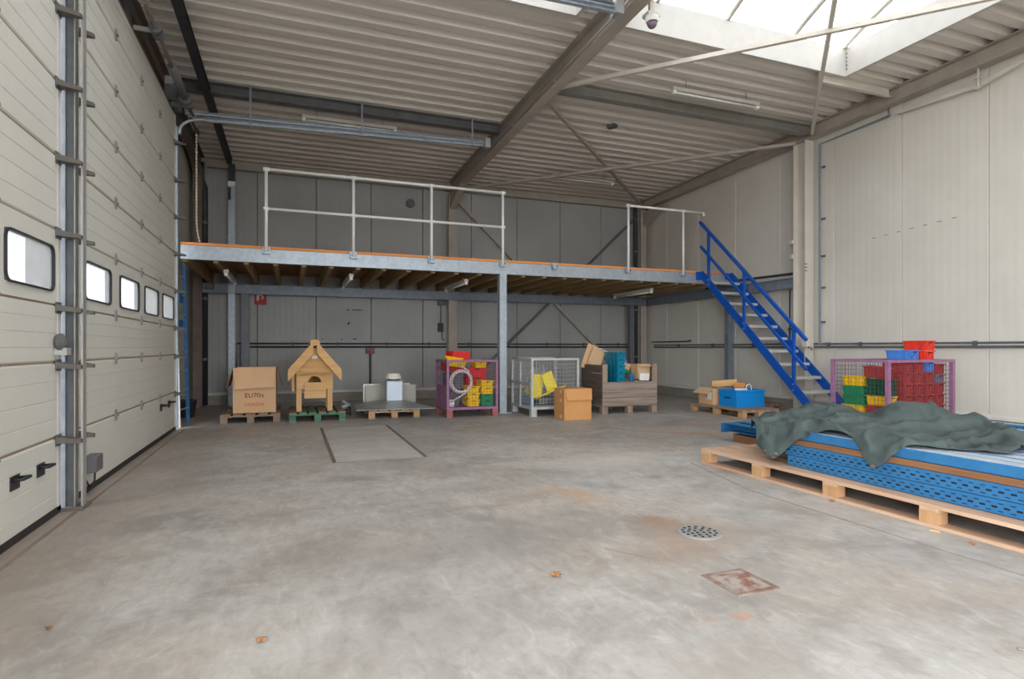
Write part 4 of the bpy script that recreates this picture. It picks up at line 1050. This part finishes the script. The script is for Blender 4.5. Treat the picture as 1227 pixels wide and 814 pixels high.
# ================================================================== WIRE CAGES
def mesh_panel(mb, o, ux, uz, w, h, step, r):
    o, ux, uz = Vector(o), Vector(ux), Vector(uz); n_ = int(round(w/step)); m_ = int(round(h/step))
    for k in range(1, n_): p = o + ux*(w*k/n_); mb.tube([p, p+uz*h], r, 4, False)
    for k in range(1, m_): p = o + uz*(h*k/m_); mb.tube([p, p+ux*w], r, 4, False)
    return mb
def cage(name, label, x0, x1, y0, y1, z0, z1_, m, mf, post=.04, wire='', step=.05, r=.0023, solid_left=False, mid_left=False):
    t_ = thing(name, label, 'cage', ((x0+x1)/2,(y0+y1)/2,0))
    for x in (x0, x1-post):
        for y in (y0, y1-post): MB().box(x,x+post,y,y+post,z0,z1_).build('corner_post', M[m], t_)
    for z in (z0, z1_-.035):
        tag_ = 'bottom_rail' if z == z0 else 'top_rail'
        MB().box(x0+post,x1-post,y0,y0+post,z,z+.035).build(tag_, M[m], t_)
        MB().box(x0+post,x1-post,y1-post,y1,z,z+.035).build(tag_, M[m], t_)
        MB().box(x0,x0+post,y0+post,y1-post,z,z+.035).build(tag_, M[m], t_)
        MB().box(x1-post,x1,y0+post,y1-post,z,z+.035).build(tag_, M[m], t_)
    MB().box(x0+.01,x1-.01,y0+.01,y1-.01,z0+.035,z0+.041).build('floor_sheet', M[m], t_)
    w, d, h = x1-x0-2*post, y1-y0-2*post, z1_-z0-.07
    for o_, ux, ww in (((x0+post,y0+post/2,z0+.035),(1,0,0),w), ((x0+post,y1-post/2,z0+.035),(1,0,0),w), ((x0+post/2,y0+post,z0+.035),(0,1,0),d), ((x1-post/2,y0+post,z0+.035),(0,1,0),d)):
        mesh_panel(MB(), o_, ux, (0,0,1), ww, h, step, r)  .build('wire_mesh', M['wire_purple' if m == 'purple' else m], t_, kind='stuff', fix=False)
    if mid_left:
        zm = z0 + (z1_-z0)*.48
        MB().box(x0-.012,x0+post,y0+post,y1-post,zm,zm+.035).build('gate_rail', M[m], t_)
        MB().box(x0-.012,x0+.01,y0+d*.55,y0+d*.55+.03,z0,z1_-.06).build('gate_stile', M[m], t_)
    if solid_left: MB().box(x0+.012,x0+.018,y0+post,y1-post,z0+.03,z0+(z1_-z0)*.48).build('side_plate', M[m], t_)
    for x in (x0, x1-.10):
        for y in (y0, y1-.10): MB().box(x,x+.10,y,y+.10,0,z0).build('foot', M[mf], t_)
    return t_
M['git'] = mat('gitterbox_grey', (176,178,180), .55, metal=.2, scale=10, col2=(196,198,198))
c1 = (2.39,3.28,9.28,10.06)
cage('mesh_cage', 'purple wire mesh pallet cage of bins beside the mezzanine column', *c1, .125, .95, 'purple', 'rust_purple', solid_left=True)
c2 = (3.74,4.63,8.93,9.88)
cage('mesh_cage', 'grey galvanised wire mesh box holding yellow sheets', *c2, .12, .975, 'git', 'git', mid_left=True, r=.003, step=.063)
c3 = (6.67,7.87,4.90,5.70)
cage('mesh_cage', 'purple wire mesh cage full of red bins by the right wall', *c3, .12, 1.005, 'purple', 'rust_purple', post=.045, r=.0021)
MB().box(c1[0]+.02,c1[1]-.02,c1[2]+.002,c1[2]+.03,.955,.96)

# ------------------------------------------------------------------ bins
BIN = {}
def bin_proto(key, w, d, h, m, scoop=False):
    t_ = bpy.data.objects.new('storage_bin', None); COL.objects.link(t_); t_['category'] = 'bin'
    wl_, tp_ = .004, .020
    def ring(i, z): return [(-w/2+i,-d/2+i,z),(w/2-i,-d/2+i,z),(w/2-i,d/2-i,z),(-w/2+i,d/2-i,z)]
    V_ = ring(tp_,0)+ring(.010,h)+ring(.010+wl_,h)+ring(tp_+wl_,.006)
    if scoop:
        V_ = [(p[0], p[1]+(-.0 if q else 0), p[2]) for q, p in enumerate(V_)]
        for q in (4,5,8,9): V_[q] = (V_[q][0], V_[q][1], h*.62)
    F = [(3,2,1,0)]
    for k in range(4):
        k2 = (k+1) % 4; F += [(k,k2,4+k2,4+k),(4+k,4+k2,8+k2,8+k),(8+k,8+k2,12+k2,12+k)]
    F.append((12,13,14,15))
    MB().add(V_, F).build('body', m, t_, False, fix=False)
    zr = h-.014
    mb = MB()
    if not scoop: mb.box(-w/2,w/2,-d/2,-d/2+.010,zr,h)
    else: mb.box(-w/2,w/2,-d/2,-d/2+.010,h*.62-.014,h*.62)
    mb.box(-w/2,w/2,d/2-.010,d/2,zr,h).box(-w/2,-w/2+.010,-d/2+.010,d/2-.010,zr,h).box(w/2-.010,w/2,-d/2+.010,d/2-.010,zr,h)
    if not scoop: mb.build('rim', m, t_, False)
    for f in (-.3, .3):
        MB().box(w*f-.006,w*f+.006,-d/2+.001,-d/2+.012,.012,h-.02).build('rib', m, t_, False)
    for f in (-.32, 0, .32):
        MB().box(-w/2+.001,-w/2+.012,d*f-.006,d*f+.006,.012,h-.02).build('rib', m, t_, False)
    MB().box(-w*.16,w*.16,-d/2-.006,-d/2+.006,h*.62-.012 if not scoop else h*.3,h*.62+.012 if not scoop else h*.42)  .build('handle', m, t_, False)
    MB().box(-w*.13,w*.13,-d/2-.0072,-d/2+.004,h*.80-.005,h*.80+.006).build('grip_slot', M['hole'], t_, False)
    BIN[key] = [t_, False]
def put(key, label, loc, rz=0., rot=None, group=None):
    b = BIN[key]
    if not b[1]:
        o = b[0]; b[1] = True; o.location = loc; o.rotation_euler = rot if rot else (0,0,rz); o['label'] = label
    else: o = dup(b[0], loc, rz if not rot else None, label, rot)
    o['category'] = 'bin'
    if group: o['group'] = group
    return o
bin_proto('y', .225, .34, .110, M['yellow']); bin_proto('g', .225, .34, .098, M['green'])
bin_proto('r', .36, .30, .158, M['red']); bin_proto('gr', .25, .30, .134, M['bin_grey'])
# purple cage by the column ------------------------------------------------
fz = .168
A = 'purple cage beside the column'
for k in range(3): put('y', ('bottom','middle','top')[k]+' yellow bin of the three stacked by the white hose', (2.875,9.52,fz+.113*k))
for k in range(2): put('g', ('lower','upper')[k]+' green bin in the right front corner of the '+A, (3.118,9.52,fz+.100*k))
for k in range(2): put('y', ('lower','upper')[k]+' of two yellow bins on the green ones, '+A, (3.118,9.52,fz+.202+.113*k))
for k in range(4): put('r', ('bottom','second','third','top')[k]+' red bin of the stack at the back of the '+A, (3.05,9.86,fz+.160*k))
for k in range(4): put('gr', ('bottom','second','third','top')[k]+' grey bin of the stack behind the white hose coil', (2.60,9.80,fz+.137*k))
put('r', 'red bin tipped over on the grey bins, '+A, (2.62,9.82,.735), rot=(.06,.08,.12))
put('r', 'red bin lying upside down at the very top of the '+A, (2.72,9.80,1.085), rot=(3.10,.05,.2))
put('y', 'yellow bin tipped up at the left top edge of the '+A, (2.575,9.51,.86), rot=(.15,-.3,1.57))
put('y', 'yellow bin peeking up behind the red ones in the '+A, (3.10,9.86,.812), rot=(.05,0,.1))
t = thing('hose_coil', 'coil of white hose hanging inside the front of the purple cage', 'hose', (2.66,9.36,.59))
pts = []
for k in range(97):
    a = 2*math.pi*k/24; rr = .165 + .012*math.sin(a*.37) + .006*(k//24)
    pts.append((2.66+rr*math.cos(a), 9.335+.011*(k//24)+.003*math.sin(a*2), .585+rr*math.sin(a)))
pts += [(2.84,9.38,.50),(2.76,9.37,.41),(2.62,9.36,.33),(2.47,9.36,.255)]
MB().tube([(2.62,9.40,.90),(2.68,9.38,.83),(2.78,9.36,.77)]+pts, .013, 8).build('hose', M['hose'], t, smooth=True)
tag(MB().lathe([(.05,0),(.055,.03),(.052,.1),(.03,.12)], (0,0,0), 14).build('plastic_jar', M['white'], smooth=True), 'small white jar at the bottom of the purple cage below the hose', 'jar').location = (2.50,9.42,fz)

# grey cage: yellow sheets ---------------------------------------------------
def slab(name, label, cat, c, size, rot, m):
    o = MB().cbox((0,0,0), size).build(name, M[m], bevel=min(size)*.3); o.location = c; o.rotation_euler = rot
    return tag(o, label, cat)
slab('yellow_sheet', 'yellow plastic sheet leaning at the front of the grey mesh box', 'sheet', (3.96,9.22,.49), (.22,.02,.42), (.1,.06,.05), 'yellow_sheet')
slab('yellow_sheet', 'tilted yellow plastic sheet with a dog-eared top in the grey mesh box', 'sheet', (4.17,9.14,.555), (.21,.02,.37), (.08,-.42,.0), 'yellow_sheet')
slab('yellow_sheet', 'yellow plastic strip sloping up towards the orange box', 'sheet', (4.20,9.10,.405), (.56,.05,.025), (0,-.33,.05), 'yellow_sheet')
slab('yellow_sheet', 'yellow plastic wedge low on the left of the grey mesh box', 'sheet', (3.93,9.42,.42), (.10,.2,.18), (.2,.5,.2), 'yellow_sheet')
slab('blue_box', 'small blue box on the floor of the grey mesh box', 'box', (3.88,9.45,.235), (.16,.4,.13), (0,0,0), 'rack_blue')
slab('grey_sheet', 'crumpled pale metal sheet standing behind the yellow sheets', 'sheet', (4.10,9.62,.62), (.30,.02,.35), (.1,.3,.2), 'alu')
slab('grey_sheet', 'narrow pale metal strip pointing up behind the yellow sheets', 'sheet', (4.15,9.35,.77), (.045,.012,.20), (.1,-.35,.1), 'alu')
slab('support_stack', 'dark grey crate under the yellow sheets in the grey mesh box', 'crate', (4.2,9.4,.23), (.42,.5,.13), (0,0,0), 'grey_plastic')

# orange cardboard box ---------------------------------------------------------
t = thing('cardboard_box', 'closed orange cardboard box standing on the floor before the grey mesh box', 'box', (4.28,8.48,0))
MB().box(4.04,4.525,8.30,8.67,0,.497).build('body', M['card_orange'], t, bevel=.004)
MB().add([(4.055,8.292,.495),(4.525,8.292,.495),(4.52,8.268,.318),(4.075,8.268,.318),(4.055,8.299,.5),(4.525,8.299,.5),(4.52,8.275,.318),(4.075,8.275,.318)],
         [(0,1,2,3),(7,6,5,4),(0,4,5,1),(1,5,6,2),(2,6,7,3),(3,7,4,0)]).build('front_flap', M['card_orange'], t)
for z in (.42,.02,.28): MB().box(4.034,4.041,8.40,8.46,z,z+.06).build('tape', M['card_pale'], t)

# wooden box pallet -----------------------------------------------------------
wx0, wx1, wy0, wy1 = 5.03, 6.14, 8.83, 9.62
t = thing('wooden_crate', 'weathered grey wooden box pallet full of scrap packaging', 'crate', (5.6,9.2,0))
for x in (wx0, 5.53, wx1-.11):
    for y in (wy0+.005, wy1-.105): MB().box(x,x+.11,y,y+.1,.0,.125).build('foot_block', M['old_z'], t)
MB().box(wx0,wx1,wy0+.03,wy1-.03,.125,.15).build('crate_floor', M['old_x'], t)
for a, b in ((.15,.278),(.284,.415),(.421,.552)):
    MB().box(wx0,wx1,wy0,wy0+.024,a,b).build('front_plank', M['old_x'], t)
for a, b in ((.15,.29),(.295,.43),(.435,.57),(.575,.71),(.715,.85)):
    MB().box(wx0,wx0+.024,wy0+.026,wy1-.026,a,b).build('side_plank', M['old_y'], t)
    MB().box(wx1-.024,wx1,wy0+.026,wy1-.026,a,b).build('side_plank', M['old_y'], t)
    MB().box(wx0,wx1,wy1-.024,wy1,a,b).build('rear_plank', M['old_x'], t)
MB().box(wx0+.001,wx0+.10,wy0+.001,wy0+.025,.555,.865).build('corner_post', M['old_z'], t)
MB().box(wx1-.10,wx1-.001,wy0+.001,wy0+.025,.555,.865).build('corner_post', M['old_z'], t)
MB().box(wx0-.004,wx0,wy0+.02,wy0+.36,.70,.715).build('splinter', M['pine'], t)
bin_proto('t', .19, .44, .112, M['teal'])
for k in range(8): put('t', ('bottom','second','third','fourth','fifth','sixth','seventh','topmost')[k]+' teal crate of the tall stack in the wooden box pallet', (5.47,9.16,.152+.1155*k))
def carton(label, c, size, rot, m='card', name='cardboard_box'):
    t_ = thing(name, label, 'box', c); t_.rotation_euler = rot
    w, d, h = size
    shell(MB(), -w/2,w/2,-d/2,d/2,-h/2,h/2,.005).build('body', M[m], t_, False)
    MB().cbox((0,-d/2-.03,h/2-.02),(w*.98,.08,.004), Euler((.6,0,0))).build('flap', M[m], t_, False)
    return t_
slab('cardboard_sheet', 'brown cardboard sheet leaning tall at the left of the wooden box pallet', 'cardboard', (5.12,9.50,.99), (.20,.012,.46), (.05,.35,.1), 'card')
slab('cardboard_sheet', 'bent pale cardboard sheet with white paper beside the teal crates', 'cardboard', (5.25,9.44,.98), (.28,.02,.34), (.05,.38,.05), 'card_pale')
slab('paper_sheet', 'white paper sheet lying over the cardboard beside the teal crates', 'paper', (5.37,9.44,1.11), (.20,.10,.012), (.1,.35,.2), 'white')
carton('small pale cardboard box at the right end of the wooden box pallet', (5.97,9.10,.72), (.26,.22,.27), (0,0,0), 'card_pale')
slab('box_label', 'white printed leaflet in front of the small pale box', 'paper', (5.92,8.90,.63), (.20,.012,.13), (.05,.04,0), 'white')
slab('blue_sheet', 'light blue plastic sheet sticking out right of the teal crates', 'sheet', (5.70,9.30,.94), (.22,.05,.10), (0,.5,.1), 'bin_blue')
slab('cardboard_sheet', 'torn cardboard piece below the light blue sheet', 'cardboard', (5.72,9.22,.80), (.20,.03,.16), (.2,.3,.1), 'card')
slab('green_part', 'bright green plastic part beside the teal crates', 'part', (5.63,9.05,.73), (.16,.08,.07), (0,.25,.3), 'green')
slab('blue_box', 'dark blue packet between teal crates and small pale box', 'box', (5.71,8.98,.60), (.10,.08,.16), (.1,-.15,0), 'rack_blue')
slab('cardboard_fill', 'flat cardboard pack lying low in the wooden box pallet', 'cardboard', (5.86,9.2,.36), (.48,.6,.40), (0,0,0), 'card')

# pallet beside the stairs ---------------------------------------------------
t = thing('cardboard_box', 'open cardboard box with a white shipping label on the pallet by the stairs', 'box', (7.2,8.55,.143))
bx = (6.98,7.36,8.36,8.74,.143,.425)
shell(MB(), *bx).build('body', M['card'], t)
MB().add([(bx[0],bx[2],bx[5]),(bx[0],bx[3],bx[5]),(bx[0]-.14,bx[3],bx[5]-.085),(bx[0]-.14,bx[2],bx[5]-.085),(bx[0],bx[2],bx[5]+.005),(bx[0],bx[3],bx[5]+.005),(bx[0]-.14,bx[3],bx[5]-.08),(bx[0]-.14,bx[2],bx[5]-.08)],
         [(0,1,2,3),(7,6,5,4),(0,4,5,1),(1,5,6,2),(2,6,7,3),(3,7,4,0)]).build('flap', M['card_pale'], t)
MB().box(bx[0]-.002,bx[0],8.40,8.52,.23,.36).build('shipping_label', M['white'], t)
MB().cbox((bx[0]-.0025,8.52,.28),(.002,.03,.03)).build('red_dot', M['orange_red'], t)
MB().box(bx[0]-.002,bx[0],8.60,8.68,.20,.33).build('printed_strip', M['card_pale'], t)
bx2 = (7.02,7.66,7.82,8.26)
t = thing('plastic_crate', 'bright blue plastic crate with a ribbed rim on the pallet by the stairs', 'crate', (7.34,8.05,.143))
x0, x1, y0, y1, z0, z1_ = 7.03,7.63,7.84,8.26,.143,.43
cb_ = shell(MB(), x0,x1,y0,y1,z0,z1_,.008).build('body', M['crate_blue'], t)
for zz, e in ((z1_-.03,.014),(z1_-.085,.010)):
    MB().box(x0-e,x1+e,y0-e,y0,zz,zz+.03).box(x0-e,x1+e,y1,y1+e,zz,zz+.03).box(x0-e,x0,y0,y1,zz,zz+.03).box(x1,x1+e,y0,y1,zz,zz+.03).build('rim', M['crate_blue'], t)
for k in range(9):
    a = x0+.05+k*.06; MB().box(a,a+.012,y0-.012,y0,z1_-.055,z1_-.03).build('rib', M['crate_blue'], cb_)
MB().box(x0-.004,x0+.001,y0+.13,y0+.29,z1_-.15,z1_-.12).build('hand_slot', mat('slot_blue', (8,72,128), .6), t)
for y in (y0-.006, ): MB().box(x0,x0+.02,y,y0,z0,z1_-.09).box(x1-.02,x1,y,y0,z0,z1_-.09).build('corner_rib', M['crate_blue'], t)
slab('white_bag', 'white plastic bag lying in the bright blue crate', 'bag', (7.28,8.0,.425), (.22,.14,.05), (.1,0,.3), 'white')
t = thing('white_cable', 'white cable looping out of the bright blue crate', 'cable', (7.42,8.0,.43))
MB().tube([(7.36,7.98,.41),(7.40,8.0,.50),(7.47,8.02,.52),(7.52,8.02,.48),(7.50,8.0,.40)], .009, 6).build('cable', M['white'], t, smooth=True)
slab('board_offcut', 'light plywood offcut lying on the open cardboard box by the stairs', 'board', (7.45,8.62,.50), (.46,.03,.12), (.1,-.08,-.4), 'pine')
slab('board_offcut', 'orange plywood offcut behind the bright blue crate', 'board', (7.66,8.46,.47), (.20,.02,.09), (.1,.02,-.3), 'deck_edge')
slab('board_offcut', 'dark flat board lying across the open cardboard box by the stairs', 'board', (7.28,8.46,.437), (.34,.10,.016), (0,.05,-.4), 'pal_dark_x')
slab('wood_pack', 'stack of boards standing behind the bright blue crate', 'board', (7.52,8.52,.28), (.20,.18,.27), (0,0,0), 'pal_x')

# purple cage by the right wall ------------------------------------------------
bin_proto('s', .185, .295, .134, M['dark_red'], False); bin_proto('sy', .185, .295, .12, M['yellow']); bin_proto('sg', .185, .295, .118, M['green'])
bin_proto('sd', .185, .295, .10, M['dark_green']); bin_proto('sb', .185, .30, .134, M['bin_blue']); bin_proto('so', .20, .30, .125, M['orange_red']); bin_proto('sx', .185, .295, .10, M['bin_grey'])
ord_ = ['lowest','second','third','fourth','fifth','sixth','seventh']
Bc = 'cage by the right wall'
zf = .164
for j, (x, seq) in enumerate(((7.105,['s']*6), (7.30,['s']*6), (7.495,['s']*5+['sb']), (7.69,['s']*4+['sx','s']))):
    z = zf
    for k, key in enumerate(seq):
        h = {'s':.137,'sb':.136,'sx':.103}[key]; nm = {'s':'red','sb':'blue','sx':'grey'}[key]
        put(key, '%s bin, %s from below in the %s stack, %s' % (nm, ord_[k], ('near left','middle','blue-topped','far right')[j], Bc), (x,5.105,z)); z += h
z = zf
for k, key in enumerate(['s','sy','sg','sg','sy']):
    h = {'s':.137,'sy':.123,'sg':.121}[key]; nm = {'s':'red','sy':'yellow','sg':'green'}[key]
    put(key, '%s bin, %s from below in the mixed stack, %s' % (nm, ord_[k], Bc), (6.825,5.44,z)); z += h
z = zf
for k, key in enumerate(['s','s','sy','sd','sd','s']):
    h = {'s':.137,'sy':.123,'sd':.103}[key]; nm = {'s':'red','sy':'yellow','sd':'dark green'}[key]
    put(key, '%s bin, %s from below in the corner stack, %s' % (nm, ord_[k], Bc), (6.84,5.115,z)) if key != 's' or k < 5 else put(key, 'red bin tilted on top of the dark green bins, '+Bc, (6.86,5.18,z+.012), rot=(.10,-.04,.15)); z += h
for k in range(4): put('s', 'red bin, %s from below at the back, %s' % (ord_[k], Bc), (7.06,5.44,zf+.137*k))
put('sb', 'light blue bin lying across the top rail of the '+Bc, (7.205,5.115,1.006), rz=.0)
bl = COL.objects[[o.name for o in COL.objects if o.get('label','').startswith('light blue bin lying')][0]]
bl.rotation_euler = (0,0,R(0)); bl.scale = (.95,1.12,.86)
put('so', 'orange red crate resting on the bins above the '+Bc, (7.48,5.10,.988)) 
put('so', 'topmost orange red crate above the '+Bc, (7.48,5.09,1.116))
t = thing('tie_strap', 'thin black strap from the orange red crate to the cage rail', 'strap', (7.2,4.93,1.1))
MB().tube([(7.385,4.938,1.235),(7.05,4.90,1.012)], .003, 5).build('strap', M['black_plastic'], t)

# ================================================================== LADDER, BUCKET, LITTER
t = thing('ladder', 'blue and grey ladder leaning beside the far door track', 'ladder', (-1.62,9.75,0))
for y, xo, mm in ((9.55,-.03,'alu'), (9.95,.03,'ladder_blue')):
    MB().bar((-1.47+xo,y,0.0),(-1.53+xo,y,2.40),.028,.045,(1,0,0)).build('stile', M[mm], t)
for k in range(8):
    z = .25+.28*k; x = -1.47-.06*z/2.4; MB().tube([(x-.03,9.565,z),(x+.03,9.935,z)], .014, 8).build('rung', M['alu'], t)
for z in (1.42,1.82): MB().box(-1.53,-1.505,9.60,9.93,z,z+.14).build('stay_plate', M['ladder_blue'], t)
t = thing('bucket', 'black bucket on the floor behind the blue ladder', 'bucket', (-1.60,10.9,0))
MB().lathe([(.11,0),(.15,.27),(.158,.275),(.158,.29),(.145,.29),(.105,.012)], (-1.60,10.9,0), 20).build('body', M['black_plastic'], t, smooth=False)
MB().tube([(-1.60+.15*math.cos(R(a)),10.9,.28-.12*math.sin(R(a))) for a in range(0,181,20)], .005, 6).build('handle', M['black_steel'], t)
def leaf(name, label, x, y, s_, m, kind):
    mb = MB(); n_ = 14; rim = []
    for k in range(n_):
        a = 2*math.pi*k/n_; rr = s_*(1 if k % 2 == 0 else .5)*(.8+.4*random.random())
        rim.append((rr*math.cos(a), rr*.8*math.sin(a), .006+.012*random.random()))
    top = [(0,0,.012)] + rim; bot = [(p[0], p[1], p[2]-.004) for p in top]
    mb.add(top+bot, [(0,1+k,1+(k+1) % n_) for k in range(n_)] + [(15,16+(k+1) % n_,16+k) for k in range(n_)] + [(1+k,16+k,16+(k+1) % n_,1+(k+1) % n_) for k in range(n_)])
    t_ = thing(name, label, kind, (x,y,0), random.random()*3)
    mb.build('blade', M[m], t_, False); MB().tube([(0,0,.01),(s_*1.1,.01,.006)], .0018, 5).build('stem', M[m], t_, False)
leaf('dry_leaf', 'curled brown leaf on the open floor left of the drain', 1.25, 2.67, .042, 'leaf', 'leaf')
leaf('dry_leaf', 'small tan leaf on the floor near the bottom edge of the picture', -.107, 2.48, .028, 'leaf', 'leaf')
leaf('dry_leaf', 'tiny brown leaf on the floor by the near door', -.92, 2.89, .016, 'leaf', 'leaf')
leaf('dry_leaf', 'brown leaf lying against the bottom board of the long pallet', 3.78, 3.22, .026, 'leaf', 'leaf')
leaf('dry_leaf', 'small brown leaf beside the pale wood chip near the long pallet', 3.72, 2.22, .018, 'leaf', 'leaf')
slab('wood_chip', 'pale wood chip on the floor beside the long pallet', 'wood chip', (3.76,2.46,.006), (.018,.055,.010), (0,0,.4), 'pine')
slab('wood_chip', 'tiny wood splinter on the floor at the right edge of the picture', 'wood chip', (2.60,1.38,.004), (.012,.03,.006), (0,0,.8), 'pal_dark_x')
